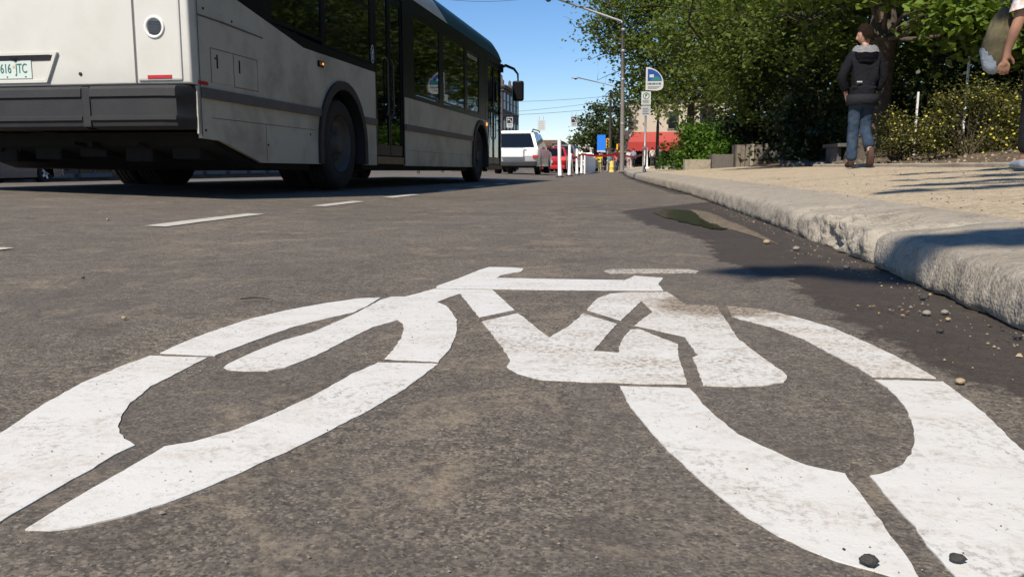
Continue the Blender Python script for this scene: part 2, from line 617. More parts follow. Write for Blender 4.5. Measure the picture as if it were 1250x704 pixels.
walk_y = [-6 + .5 * i for i in range(12)] + [.05 * i for i in range(0, 160)] + [8 + .3 * i for i in range(60)] + [26 + 2.5 * i for i in range(34)]
def walk_row(y):
    kx = kerb_x(y)
    return [kx + .40 + .06 * i for i in range(20)] + [kx + 1.65 + .22 * i for i in range(5)] + [kx + q for q in (2.62, 2.66, 3.3, 4.5, 7, 12, 30)]
def walk_h(x, y):
    z = walk_z(x, y)
    if y < 12 and x - kerb_x(y) < 2.64:
        e = min(1, max(0, (x - kerb_x(y) - .44) / .15))
        z -= .006 * (1 - e)
        z += e * (.004 * noise.noise(Vector((x * 7, y * 7, 0))) + .006 * noise.noise(Vector((x * 1.6, y * 1.6, 5))))
    return z
struct(grid_mesh("footpath", walk_row, walk_y, walk_h, M['walk']))

# soil bed beyond the path with its low edging
bed_y = [3 + .25 * i for i in range(76)]
def bed_row(y):
    k = kerb_x(y)
    return [k + 2.74 + .2 * i for i in range(14)] + [k + 7, k + 12, k + 30]
def bed_h(x, y):
    u = x - kerb_x(y) - 2.74
    return walk_z(x, y) + .012 + min(u * .12, .25) + (.05 * noise.fractal(Vector((x * 2.1, y * 2.1, 0)), 1, 2, 4) if u > .05 else 0)
struct(grid_mesh("soil_bed", bed_row, bed_y, bed_h, M['dirt']))
V, F = [], []
rowp = [(2.585, -.03), (2.585, .028), (2.60, .040), (2.73, .042), (2.75, .03), (2.75, -.03)]
ey = [3 + .12 * i for i in range(96)]
for y in ey:
    k = kerb_x(y)
    for u, z in rowp:
        V.append((k + u + .006 * noise.noise(Vector((y * 3, u, 0))), y, walk_z(k + 2.6, y) + z + .008 * noise.noise(Vector((y * 2.2, u * 4, 7)))))
for j in range(len(ey) - 1):
    for i in range(len(rowp) - 1):
        a = j * len(rowp) + i
        F.append((a, a + 1, a + len(rowp) + 1, a + len(rowp)))
me = bpy.data.meshes.new("bed_edging_kerb")
me.from_pydata(V, [], F)
struct(link("path_edging", me, M['kerb']))

# puddle in the gutter and the tongue of silt beside it
k = NT("puddle_water")
v = k.map()
k.set(color=(.018, .017, .012), rough=.22, spec=.10, normal=k.bump(k.noise(v, 14, 3), .16, .01))
M['puddle'] = k.m
def smooth_outline(pts, per=6, jit=.0, seed=1):
    n = len(pts); out = []
    for i in range(n):
        p0, p1, p2, p3 = (Vector((*pts[(i + q) % n], 0)) for q in (-1, 0, 1, 2))
        for s in range(per):
            t = s / per
            q = .5 * ((2 * p1) + (p2 - p0) * t + (2 * p0 - 5 * p1 + 4 * p2 - p3) * t * t + (3 * p1 - p0 - 3 * p2 + p3) * t ** 3)
            j = noise.noise(Vector((q.x * 25, q.y * 25, seed))) * jit
            out.append((q.x + j, q.y + j))
    return out
pud = smooth_outline([(.19, 5.35), (.27, 5.75), (.44, 5.6), (.475, 4.98), (.472, 4.3), (.463, 3.9), (.40, 3.95), (.33, 4.3), (.245, 4.75)], 6, .03)
bm = BM()
bm.faces.new([bm.verts.new((x, y, road_z(x, y) + .004)) for x, y in pud])
struct(obj("puddle_water", bm, M['puddle']))
M['sand'] = make_concrete("gutter_silt", (.22, .178, .125), (.18, .145, .10), 130, 1.0, (.06, .048, .035))
V, F = [], []
N1, N2 = 40, 9
for j in range(N1):
    t = j / (N1 - 1)
    y = 5.7 - 2.5 * t
    cx = .462 + .06 * t + .05 * t * t + .012 * math.sin(t * 9)
    wdt = .055 * math.sin(math.pi * min(1, .08 + t * .95)) + .004
    for i in range(N2):
        s = i / (N2 - 1) * 2 - 1
        x = cx + s * wdt * (1 + .55 * noise.noise(Vector((y * 6, s, 3))) + .4 * noise.noise(Vector((y * 22, s, 7))))
        V.append((x, y, road_z(x, y) + .002 + .022 * (1 - s * s) * math.sin(math.pi * min(1, .05 + t)) * (1 + .5 * noise.noise(Vector((x * 30, y * 12, 0))))))
for j in range(N1 - 1):
    for i in range(N2 - 1):
        a = j * N2 + i
        F.append((a, a + N2, a + N2 + 1, a + 1))
me = bpy.data.meshes.new("silt_ridge")
me.from_pydata(V, [], F)
me.shade_smooth()
tag(link("gutter_silt", me, M['sand']), "pale ridge of washed silt along the gutter beside the puddle", "silt", kind="stuff")

# ---------------------------------------------------------------- the painted bicycle
SYM = {
    'wheel_a': [(-0.5402, 1.7941), (-0.5826, 1.7768), (-0.6343, 1.7084), (-0.6861, 1.6090), (-0.7213, 1.4945), (-0.7341, 1.3590), (-0.7349, 1.2642), (-0.7292, 1.2071), (-0.6351, 1.2025), (-0.6276, 1.2660), (-0.6167, 1.3534), (-0.6014, 1.4448), (-0.5699, 1.5322), (-0.5408, 1.5997), (-0.5366, 1.6792)],
    'wheel_b': [(-0.7351, 1.1891), (-0.7390, 1.1211), (-0.7367, 1.0222), (-0.7173, 0.9144), (-0.6883, 0.8095), (-0.6620, 0.7317), (-0.6355, 0.6708), (-0.6026, 0.6216), (-0.5641, 0.5845), (-0.5271, 0.5664), (-0.5175, 0.5767), (-0.5171, 0.5989), (-0.5187, 0.6511), (-0.5178, 0.7077), (-0.5194, 0.7630), (-0.5158, 0.7941), (-0.5399, 0.8125), (-0.5644, 0.8407), (-0.5905, 0.8837), (-0.6139, 0.9428), (-0.6318, 1.0191), (-0.6356, 1.1000), (-0.6398, 1.1878)],
    'wheel_c': [(-0.4866, 0.5870), (-0.4860, 0.6180), (-0.4867, 0.6630), (-0.4834, 0.7211), (-0.4815, 0.7934), (-0.4601, 0.8123), (-0.4359, 0.8491), (-0.4157, 0.9137), (-0.3970, 0.9982), (-0.3824, 1.1196), (-0.3652, 1.1920), (-0.2732, 1.1965), (-0.2796, 1.1194), (-0.2882, 1.0404), (-0.3046, 0.9488), (-0.3259, 0.8639), (-0.3459, 0.7962), (-0.3644, 0.7393), (-0.3818, 0.6907), (-0.4002, 0.6523), (-0.4200, 0.6218), (-0.4433, 0.6007), (-0.4646, 0.5892)],
    'fork': [(-0.3634, 1.2166), (-0.3659, 1.2766), (-0.3798, 1.3782), (-0.3944, 1.4493), (-0.4082, 1.4948), (-0.4285, 1.5338), (-0.4555, 1.4565), (-0.4679, 1.3324), (-0.4714, 1.2624), (-0.4786, 1.2094), (-0.4927, 1.1439), (-0.5110, 1.1216), (-0.5420, 1.1150), (-0.5691, 1.1187), (-0.5845, 1.1316), (-0.5880, 1.1569), (-0.5849, 1.2353), (-0.5745, 1.3248), (-0.5500, 1.3939), (-0.5333, 1.5820), (-0.5306, 1.7587), (-0.5211, 1.8049), (-0.4880, 1.8129), (-0.4499, 1.9375), (-0.3084, 1.9432), (-0.2191, 1.6716), (-0.2771, 1.5802), (-0.3722, 1.8708), (-0.3767, 1.8640), (-0.4005, 1.7506), (-0.3690, 1.7017), (-0.3409, 1.6265), (-0.3143, 1.5406), (-0.2903, 1.4186), (-0.2773, 1.3068), (-0.2763, 1.2103)],
    'handle': [(-0.4499, 1.9550), (-0.4531, 1.9919), (-0.4278, 2.1302), (-0.4034, 2.3052), (-0.3868, 2.3779), (-0.3387, 2.3805), (-0.2829, 2.3590), (-0.2810, 2.2852), (-0.3256, 2.2096), (-0.3302, 2.1513), (-0.1689, 2.1491), (0.0081, 2.1526), (0.0334, 2.2410), (0.1084, 2.2101), (0.0907, 2.0876), (0.0991, 1.9848), (0.0410, 1.9796), (-0.1148, 1.9652), (-0.2325, 1.9560), (-0.3106, 1.9575)],
    'seat': [(-0.0514, 2.3341), (-0.0336, 2.3735), (0.0715, 2.3951), (0.1878, 2.4032), (0.2149, 2.3698), (0.2041, 2.3219), (0.0917, 2.3104), (-0.0321, 2.2833)],
    'stay': [(-0.0543, 1.8477), (-0.0261, 1.9172), (0.0117, 1.9435), (0.1076, 1.9627), (0.1390, 1.7802), (0.1998, 1.7884), (0.2011, 1.6444), (0.2010, 1.5291), (0.2013, 1.4424), (0.2175, 1.3197), (0.2362, 1.2074), (0.2371, 1.1887), (0.2256, 1.1556), (0.1924, 1.1339), (0.1583, 1.1230), (0.1137, 1.1242), (0.1129, 1.2328), (0.1107, 1.2884), (0.1217, 1.3068), (0.1136, 1.4038), (0.1100, 1.4509), (0.0250, 1.5408), (0.0641, 1.6903), (0.0436, 1.8212), (-0.0003, 1.5870), (-0.0715, 1.6963)],
    'frame': [(-0.2651, 1.5388), (-0.2070, 1.6370), (-0.1242, 1.4090), (-0.0957, 1.5206), (-0.0762, 1.6526), (-0.0078, 1.5509), (-0.0439, 1.3138), (-0.0031, 1.3074), (-0.0008, 1.3754), (0.0074, 1.4442), (0.0179, 1.4969), (0.0328, 1.5066), (0.0952, 1.3831), (0.0904, 1.2970), (0.0914, 1.2173), (0.0915, 1.1289), (0.0374, 1.1238), (-0.0641, 1.1212), (-0.1163, 1.1276), (-0.1490, 1.1557), (-0.1674, 1.1926), (-0.1681, 1.2346), (-0.2017, 1.3485)],
    'wheel_j': [(0.0000, 1.1039), (0.0936, 1.1055), (0.1024, 1.0462), (0.1156, 0.9785), (0.1317, 0.9195), (0.1524, 0.8811), (0.1686, 0.8528), (0.1877, 0.8269), (0.2186, 0.8087), (0.2214, 0.7619), (0.2209, 0.6866), (0.2222, 0.6397), (0.2203, 0.6080), (0.2189, 0.5921), (0.2090, 0.5979), (0.1889, 0.6076), (0.1560, 0.6308), (0.1302, 0.6590), (0.1039, 0.7057), (0.0751, 0.7808), (0.0478, 0.8671), (0.0235, 0.9661), (0.0091, 1.0337)],
    'wheel_k': [(0.2417, 0.8064), (0.2643, 0.8214), (0.2822, 0.8419), (0.3025, 0.8757), (0.3195, 0.9168), (0.3356, 0.9704), (0.3505, 1.0367), (0.3573, 1.0994), (0.3585, 1.1477), (0.3543, 1.1853), (0.4454, 1.1886), (0.4424, 1.0993), (0.4364, 1.0118), (0.4229, 0.8993), (0.4064, 0.8189), (0.3847, 0.7504), (0.3549, 0.6892), (0.3240, 0.6425), (0.2971, 0.6171), (0.2726, 0.6028), (0.2457, 0.5910), (0.2457, 0.6090), (0.2441, 0.6581), (0.2472, 0.6941), (0.2439, 0.7168), (0.2433, 0.7629)],
    'wheel_l': [(0.2220, 1.7810), (0.2889, 1.7545), (0.3451, 1.6637), (0.3864, 1.5695), (0.4097, 1.4568), (0.4284, 1.3508), (0.4383, 1.2688), (0.4421, 1.2070), (0.3564, 1.2047), (0.3458, 1.2717), (0.3302, 1.3580), (0.3123, 1.4573), (0.2750, 1.5624), (0.2358, 1.6229), (0.2183, 1.6556)],
}
def jag(pts, step=.012, amp=.0016):
    out = []
    n = len(pts)
    for i in range(n):
        a, b = Vector((*pts[i], 0)), Vector((*pts[(i + 1) % n], 0))
        d = max(1, int((b - a).length / step))
        for s in range(d):
            p = a.lerp(b, s / d)
            p.x += amp * (noise.noise(p * 45) + noise.noise(p * 120))
            p.y += amp * 1.6 * (noise.noise(p * 45 + Vector((9, 0, 0))) + noise.noise(p * 120 + Vector((5, 0, 0))))
            out.append(p)
    return out
symbol = thing("bicycle_marking", "large white stencilled bicycle symbol painted on the grey-brown bike lane", "road marking", (0, 1.3, 0))
def paint_piece(name, key, m, label=None):
    bm = BM()
    pts = jag(SYM[key])
    top = [bm.verts.new((p.x, p.y - 1.3, road_z(p.x, p.y) + .0014)) for p in pts]
    bm.faces.new(top)
    bot = [bm.verts.new((p.x, p.y - 1.3, road_z(p.x, p.y) - .001)) for p in pts]
    for i in range(len(pts)):
        bm.faces.new([top[i], bot[i], bot[(i + 1) % len(pts)], top[(i + 1) % len(pts)]])
    bmesh.ops.recalc_face_normals(bm, faces=bm.faces)
    bmesh.ops.triangulate(bm, faces=[f for f in bm.faces if len(f.verts) > 4])
    o = obj(name, bm, m, symbol)
    # one coordinate frame for all pieces: the paint shares the road's texture
    if label:
        o["label"] = label
    return o
for key, nm, mt in (('wheel_a', 'wheel_arc', 'paint'), ('wheel_b', 'wheel_arc', 'paint'), ('wheel_c', 'wheel_arc', 'paint'), ('fork', 'fork', 'paint'), ('handle', 'handlebar', 'paint'), ('stay', 'chain_stay', 'paint_worn'), ('frame', 'frame', 'paint_worn'), ('wheel_j', 'wheel_arc', 'paint'), ('wheel_k', 'wheel_arc', 'paint'), ('wheel_l', 'wheel_arc', 'paint_worn')):
    paint_piece(nm, key, M[mt])
paint_piece('saddle', 'seat', M['paint_faint'], "saddle bar worn away to a faint outline")

def dash(x0, y0, y1, w, label, skew=.0):
    bm = BM()
    pts = jag([(x0 - w / 2, y0), (x0 + w / 2, y0 + skew), (x0 + w / 2 + .01, y1 + skew), (x0 - w / 2 + .01, y1)], .05, .003)
    top = [bm.verts.new((p.x - x0, p.y - y0, road_z(p.x, p.y) + .004)) for p in pts]
    bm.faces.new(top)
    bmesh.ops.recalc_face_normals(bm, faces=bm.faces)
    bmesh.ops.triangulate(bm, faces=bm.faces)
    o = obj("lane_dash", bm, M['paint_line'])
    o.location = (x0, y0, 0)
    return tag(o, label, "lane marking", "white dashes of the lane line beside the bus")
DL = ["white lane dash lying alone, the largest, before the bus's rear overhang", "second white lane dash, just below the bus's rear wheel", "third white lane dash, below the rear door of the bus", "fourth white lane dash, below the bus's middle windows", "small fifth white dash close to the bus's front wheel", "sliver of white dash beyond the front wheel of the bus"]
for (y0, y1), lb in zip(((3.62, 4.68), (5.72, 6.62), (7.50, 8.5), (9.8, 10.7), (11.9, 12.9), (14.2, 15.2)), DL):
    dash(-2.17, y0, y1, .105, lb)
dash(-2.17, 1.55, 2.62, .105, "tip of a white lane dash cut by the left edge of the photo")
# white line on the far side of the road
bm = BM()
pts = [(-17.2, 12), (-17.05, 12), (-17.05, 60), (-17.2, 60)]
N = 24
va = [bm.verts.new((-17.2, 10 + 2 * i, road_z(-17.2, 10 + 2 * i) + .005)) for i in range(N)]
vb = [bm.verts.new((-17.0, 10 + 2 * i, road_z(-17.0, 10 + 2 * i) + .005)) for i in range(N)]
for i in range(N - 1):
    bm.faces.new([va[i], vb[i], vb[i + 1], va[i + 1]])
struct(obj("edge_line_marking", bm, M['paint_line']))
# ---------------------------------------------------------------- vehicle materials
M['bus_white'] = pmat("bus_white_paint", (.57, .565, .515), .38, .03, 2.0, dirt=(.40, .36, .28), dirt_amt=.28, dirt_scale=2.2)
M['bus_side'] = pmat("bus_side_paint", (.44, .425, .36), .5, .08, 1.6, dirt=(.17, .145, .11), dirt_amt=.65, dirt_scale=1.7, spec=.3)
M['bus_stripe'] = pmat("bus_rub_rail", (.085, .08, .085), .6, .15, 5, dirt=(.15, .13, .1), dirt_amt=.4)
M['bus_black'] = pmat("bus_black_band", (.010, .010, .012), .35, .1, 4, spec=.06)
M['bus_teal'] = pmat("bus_teal_paint", (.013, .072, .096), .5, .08, 2, spec=.25)
M['plastic'] = pmat("grey_black_plastic", (.013, .0135, .0155), .62, .22, 14, bump=.25, bscale=220, dirt=(.036, .034, .030), dirt_amt=.4)
M['under'] = pmat("underbody_grime", (.006, .0058, .0055), .9, .3, 6)
M['rubber'] = pmat("tyre_rubber", (.014, .0135, .013), .82, .25, 12, bump=.3, bscale=60)
M['steel'] = pmat("dull_steel", (.26, .26, .26), .5, .15, 12, metal=.6)
M['rim_dark'] = pmat("grimy_rim", (.075, .07, .065), .65, .3, 9, metal=.3)
M['alloy'] = pmat("alloy_rim", (.45, .46, .48), .35, .08, 9, metal=.85)
M['chrome'] = pmat("chrome", (.7, .7, .72), .15, .04, 9, metal=1)
M['brass'] = pmat("step_edge_tan", (.20, .125, .06), .6, .2, 9)
M['lens_grey'] = pmat("grey_lens", (.07, .075, .08), .25, .15, 60)
M['white_plastic'] = pmat("white_plastic", (.72, .72, .68), .45, .04, 5)
M['red_lens'] = pmat("red_reflector", (.42, .020, .022), .3, .15, 30)
M['plate'] = pmat("plate_face", (.55, .62, .58), .45, .05, 30)
M['plate_ink'] = pmat("plate_green_ink", (.03, .15, .11), .5, .1, 30)
M['plate_emblem'] = pmat("plate_emblem", (.55, .40, .28), .5, .1, 30)
M['seat'] = pmat("seat_fabric", (.03, .045, .06), .9, .3, 20)
M['yellow_rail'] = pmat("grab_rail_yellow", (.45, .30, .03), .4, .08, 9)
M['interior'] = pmat("bus_interior_lining", (.42, .44, .43), .8, .1, 5)
M['glass_bus'] = glass_mat("bus_window_glass", (.66, .90, .88), (.006, .010, .011), .94)
M['glass_dark'] = glass_mat("dark_bus_glass", (.5, .68, .68), (.006, .008, .009), .7)
M['glass_car'] = glass_mat("car_window_glass", (.25, .32, .32), (.010, .012, .014), .35)
def lamp_mat(name, col, e):
    k = NT(name)
    k.set(color=col, rough=.3)
    k.b.inputs["Emission Color"].default_value = (*col, 1)
    k.b.inputs["Emission Strength"].default_value = e
    return k.m
M['amber_lit'] = lamp_mat("lit_amber_lamp", (1.0, .35, .06), 1.6)
M['amber'] = pmat("amber_lens", (.55, .16, .015), .3, .1, 30)
M['tail_lit'] = lamp_mat("lit_tail_lamp", (1.0, .06, .04), .8)

def wheel(parent, pos, r, w, hub='truck', side=1, name="wheel", rim_m=None, seg=36):
    """A tyre with tread grooves and a dished rim; 'side' is the way its face looks along x."""
    t = bpy.data.objects.new(name, None)
    C.objects.link(t)
    t.parent = parent
    t.location = pos
    bm = BM()
    h = w / 2
    rr = r * .60
    prof = [(rr, -h * .80), (rr * 1.08, -h * .98), (r * .84, -h), (r * .955, -h * .92), (r, -h * .72), (r, -h * .42), (r * .975, -h * .40), (r * .975, -h * .32), (r, -h * .30), (r, -h * .05), (r * .975, -.02 * h), (r * .975, .04 * h), (r, h * .06), (r, h * .32), (r * .975, h * .34), (r * .975, h * .42), (r, h * .44), (r, h * .72), (r * .955, h * .92), (r * .84, h), (rr * 1.08, h * .98), (rr, h * .80)]
    lathe(bm, prof, (0, 0, 0), 'x', seg)
    obj("tyre", bm, M['rubber'], t)
    bm = BM()
    s = side
    if hub == 'truck':
        prof = [(rr * 1.03, h * .95), (rr * .98, h * .86), (rr * .92, h * .55), (rr * .62, h * .30), (rr * .60, h * .42), (rr * .36, h * .45), (rr * .34, h * .85), (rr * .20, h * .95), (0, h * .96)]
        lathe(bm, [(a, b * s) for a, b in prof], (0, 0, 0), 'x', seg)
        for i in range(10):
            a = 2 * math.pi * i / 10
            lathe(bm, [(.018, s * h * .40), (.018, s * h * .56), (0, s * h * .57)], (0, rr * .5 * math.cos(a), rr * .5 * math.sin(a)), 'x', 6)
    else:
        lathe(bm, [(a, b * s) for a, b in [(rr * 1.02, h * .92), (rr * .93, h * .84), (rr * .90, h * .2), (rr * .2, h * .2), (0, h * .2)]], (0, 0, 0), 'x', seg, mi=1)
        for i in range(5):
            a = 2 * math.pi * i / 5
            c0, c1 = Vector((s * h * .72, 0, 0)), Vector((s * h * .80, rr * .95 * math.cos(a), rr * .95 * math.sin(a)))
            d = Vector((0, -math.sin(a), math.cos(a)))
            vs = [bm.verts.new(q) for q in (c0 + d * .05, c0 - d * .05, c1 - d * .035, c1 + d * .035)]
            vb = [bm.verts.new(q.co - Vector((s * .03, 0, 0))) for q in vs]
            bm.faces.new(vs)
            for j in range(4):
                bm.faces.new([vs[j], vs[(j + 1) % 4], vb[(j + 1) % 4], vb[j]])
        lathe(bm, [(.065, s * h * .6), (.06, s * h * .82), (0, s * h * .84)], (0, 0, 0), 'x', 14)
    bmesh.ops.recalc_face_normals(bm, faces=bm.faces)
    obj("rim", bm, [rim_m or M['rim_dark'], M['under']], t)
    return t

def arch_pts(cy, r, z0, n=14, cz=.5, flat=1.0):
    """Points of a wheel opening from rear-bottom over the top to front-bottom, as (y, z)."""
    out = []
    for i in range(n + 1):
        a = math.pi * (1 - i / n)
        y = cy + r * math.cos(a)
        z = cz + (r * flat) * math.sin(a)
        out.append((y, max(z, z0) if 0 < i < n else z0))
    out.insert(1, (cy - r, cz))
    out.insert(-1, (cy + r, cz))
    return out

# ---------------------------------------------------------------- the bus
Q = .045
bus = thing("city_bus", "white city bus with black window band and teal roof front beside the bike lane", "bus", (-3.15, 5.86, .052), -Q)
bus.rotation_euler = (-.0085, 0, -Q)
W = 2.59
RWY, FWY = 2.92, 9.80
ARCH = .63
def belt(y):
    if y < 1.96:
        return 1.36 + (1.96 - y) * .155
    return 1.36 if y < 4.55 else 1.17
def low_panel(x0, x1, door):
    """Lower wall as a 2-D outline with wheel openings (and the rear door's gap)."""
    bm = BM()
    def seg(y0, y1, arches):
        bot = [(y0, .44 if y0 < .4 else .265)]
        if y0 < .4:
            bot += [(.36, .43), (1.02, .265)]
        for cy in arches:
            bot += arch_pts(cy, ARCH, .265, 16, .46, 1.0)
        bot.append((y1, .265))
        top = [(y1, belt(y1 - 1e-3))]
        for yb in (4.551, 4.549, 1.96):
            if y0 < yb < y1:
                top.append((yb, belt(yb)))
        top.append((y0, belt(y0 + 1e-3)))
        prism(bm, bot + top, 'x', x0, x1)
    if door:
        seg(.09, 3.98, [RWY]); seg(5.13, 10.46, [FWY])
    else:
        seg(.09, 12.0, [RWY, FWY])
    bmesh.ops.triangulate(bm, faces=[f for f in bm.faces if len(f.verts) > 4])
    return bm
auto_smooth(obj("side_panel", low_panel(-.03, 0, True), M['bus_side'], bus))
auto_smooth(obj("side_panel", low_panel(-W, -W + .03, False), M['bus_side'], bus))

def strip(y0, y1, z0, z1, x, t, m, name, mi=None):
    bm = BM()
    box(bm, (x, y0, z0), (x + t, y1, z1), 0, .004)
    return obj(name, bm, m, bus)
# rub rail along the flank, interrupted by the wheel openings and the doors
bm = BM()
for y0, y1 in ((.10, RWY - .60), (RWY + .61, 3.975), (5.135, FWY - .61)):
    box(bm, (.002, y0, .735), (.022, y1, .815), 0, .006)
for y0, y1 in ((.10, RWY - .60), (RWY + .61, FWY - .61), (FWY + .61, 11.9)):
    box(bm, (-W - .022, y0, .735), (-W - .002, y1, .815), 0, .006)
obj("rub_rail", bm, M['bus_stripe'], bus)
# rubber wheel-arch lips
def arch_lip(cy):
    bm = BM()
    o_, i_ = arch_pts(cy, ARCH + .055, .27, 18, .46), arch_pts(cy, ARCH - .035, .27, 18, .46)
    va = [(bm.verts.new((.004, *a)), bm.verts.new((.030, *a)), bm.verts.new((.030, *b)), bm.verts.new((-.10, *b))) for a, b in zip(o_, i_)]
    for p, q in zip(va, va[1:]):
        for k in range(3):
            bm.faces.new([p[k], p[k + 1], q[k + 1], q[k]])
    bmesh.ops.recalc_face_normals(bm, faces=bm.faces)
    return auto_smooth(obj("wheel_arch_lip", bm, M['plastic'], bus))
arch_lip(RWY); arch_lip(FWY)

# black window band: sill rail, head rail and the pillars between the panes
PANES_R = [(1.30, 2.42), (2.50, 3.86), (5.58, 6.93), (7.17, 8.60), (8.76, 9.74)]
PANES_L = [(.9, 2.2), (2.35, 3.75), (3.9, 5.3), (5.45, 6.85), (7.0, 8.4), (8.55, 9.8), (10.0, 11.3)]
HEAD = 2.30
def band(x0, x1, spans, panes, diag):
    bm = BM()
    for a, b in spans:
        lo = lambda y: belt(y) + .002
        ins = [(p, q) for p, q in panes if p >= a - .01 and q <= b + .01]
        sill = lambda y: (1.24 if y > 5 else 1.44)
        # head rail
        prism(bm, [(a, HEAD), (b, HEAD), (b, 2.50), (a, 2.50)], 'x', x0, x1)
        edges = [a] + [v for p in ins for v in p] + [b]
        for i in range(0, len(edges), 2):
            y0, y1 = edges[i], edges[i + 1]
            if y1 - y0 > .005:
                pts = [(y0, lo(y0 + 1e-3)), (y1, lo(y1 - 1e-3)), (y1, HEAD - .001), (y0, HEAD - .001)]
                if y0 < 1.96 < y1:
                    pts.insert(1, (1.96, lo(1.96)))
                prism(bm, pts, 'x', x0, x1)
        for p, q in ins:
            pts = [(p, lo(p)), (q, lo(q - 1e-3)), (q, max(sill(q), lo(q) + .02)), (p, max(sill(p), lo(p) + .02))]
            if p < 1.96 < q:
                pts.insert(1, (1.96, lo(1.96)))
            prism(bm, pts, 'x', x0, x1)
    return bm
obj("window_band", band(-.032, -.004, [(.30, 3.98), (5.13, 10.30)], PANES_R, True), M['bus_black'], bus)
obj("window_band", band(-W + .004, -W + .032, [(.30, 11.6)], PANES_L, False), M['bus_black'], bus)
def pane(x, y0, y1, z0, z1, m, tname="window", rail=True):
    bm = BM()
    box(bm, (x - .004, y0 + .012, z0), (x + .004, y1 - .012, z1))
    w_ = obj(tname, bm, m, bus)
    fr = BM()
    e = .018
    for (a, b, c, d) in ((y0, y1, z0 - .012, z0 + e), (y0, y1, z1 - e, z1 + .004), (y0, y0 + e, z0 + e, z1 - e), (y1 - e, y1, z0 + e, z1 - e)):
        box(fr, (x - .006, a, c), (x + .012, b, d))
    if rail:
        zr = z0 + (z1 - z0) * .72
        box(fr, (x - .005, y0 + e, zr), (x + .014, y1 - e, zr + .03))
    obj("frame", fr, M['bus_black'], w_)
    return w_
for i, (a, b) in enumerate(PANES_R):
    z0 = 1.26 if a > 5 else (1.50 if a < 2 else 1.46)
    pane(-.018, a, b, z0 + .0, HEAD, M['glass_bus'] if a > 5 else M['glass_dark'])
for i, (a, b) in enumerate(PANES_L):
    z0 = (1.55 if a < 1.5 else 1.46) if a < 4.5 else 1.26
    pane(-W + .012, a, b, z0, HEAD, M['glass_bus'], rail=False)

# roof shell with its rounded shoulders; the front third is teal along a slanted line
RP = [(0, 2.50), (-.008, 2.58), (-.03, 2.69), (-.08, 2.78), (-.18, 2.85), (-.50, 2.90), (-1.295, 2.93)]
RP = RP + [(-W - x, z) for x, z in reversed(RP[:-1])]
def roof_front(y, x, z):
    """Roof falls away to the windscreen head at the front and rounds off at the back."""
    if y > 11.0:
        t = (y - 11.0) / 1.05
        z = 2.45 + (z - 2.45) * math.sqrt(max(0, 1 - t ** 2.2 * .97))
    if y < .25:
        z -= (1 - y / .25) ** 2 * .10 * (z - 2.5) / .35
    return z
cut = [7.45 - (z - 2.5) * 3.3 for x, z in RP]
st = [0.02, .08, .16, .25, 1.5, 3, 4.5, 6.0, None, 9.0, 10, 10.7, 11.0, 11.2, 11.4, 11.6, 11.75, 11.88, 11.97, 12.03]
bm = BM()
rings = []
for s in st:
    rings.append([bm.verts.new((x, (cut[j] if s is None else s), roof_front(cut[j] if s is None else s, x, z))) for j, (x, z) in enumerate(RP)])
for i, (a, b) in enumerate(zip(rings, rings[1:])):
    for j in range(len(RP) - 1):
        f = bm.faces.new([a[j], a[j + 1], b[j + 1], b[j]])
        f.material_index = 1 if i >= st.index(None) else 0
        f.smooth = True
bmesh.ops.recalc_face_normals(bm, faces=bm.faces)
roof = obj("roof", bm, [M['bus_white'], M['bus_teal']], bus)
bm = BM()
box(bm, (-1.9, 7.2, 2.92), (-.7, 10.4, 2.99), 0, .03)
obj("roof_pod", bm, M['bus_teal'], roof)

# floor, ceiling, underbody, seats seen through the glass
bm = BM()
box(bm, (-W + .56, .62, .36), (-.56, 12.0, .42))
box(bm, (-W + .06, .12, .56), (-.06, 1.9, 1.30))
obj("floor", bm, M['interior'], bus)
bm = BM()
box(bm, (-W + .08, .12, 2.44), (-.08, 11.6, 2.47))
obj("ceiling_lining", bm, M['interior'], bus)
bm = BM()
prism(bm, [(.42, .40), (1.10, .22), (2.2, .20), (2.2, .355), (.42, .50)], 'x', -W + .10, -.09)
prism(bm, [(3.66, .21), (9.0, .20), (9.0, .355), (3.66, .355)], 'x', -W + .10, -.07)
prism(bm, [(10.5, .21), (12.1, .24), (12.1, .355), (10.5, .355)], 'x', -W + .10, -.12)
for cy in (RWY, FWY):
    box(bm, (-W + .45, cy - .14, .38), (-.45, cy + .14, .62), 0, .04)
    for sx in (-W + .40, -.40):
        lathe(bm, [(.0, -.02), (.25, -.02), (.25, .16), (0, .16)], (sx - .07, cy, .5), 'x', 18)
    # dark wheel wells
    for xo, xi in ((-.035, -.52), (-W + .035, -W + .52)):
        ring = arch_pts(cy, ARCH + .01, .27, 16, .46)
        va = [(bm.verts.new((xo, *p)), bm.verts.new((xi, *p))) for p in ring]
        for a, b in zip(va, va[1:]):
            bm.faces.new([a[0], a[1], b[1], b[0]])
        bm.faces.new([b for a, b in va])
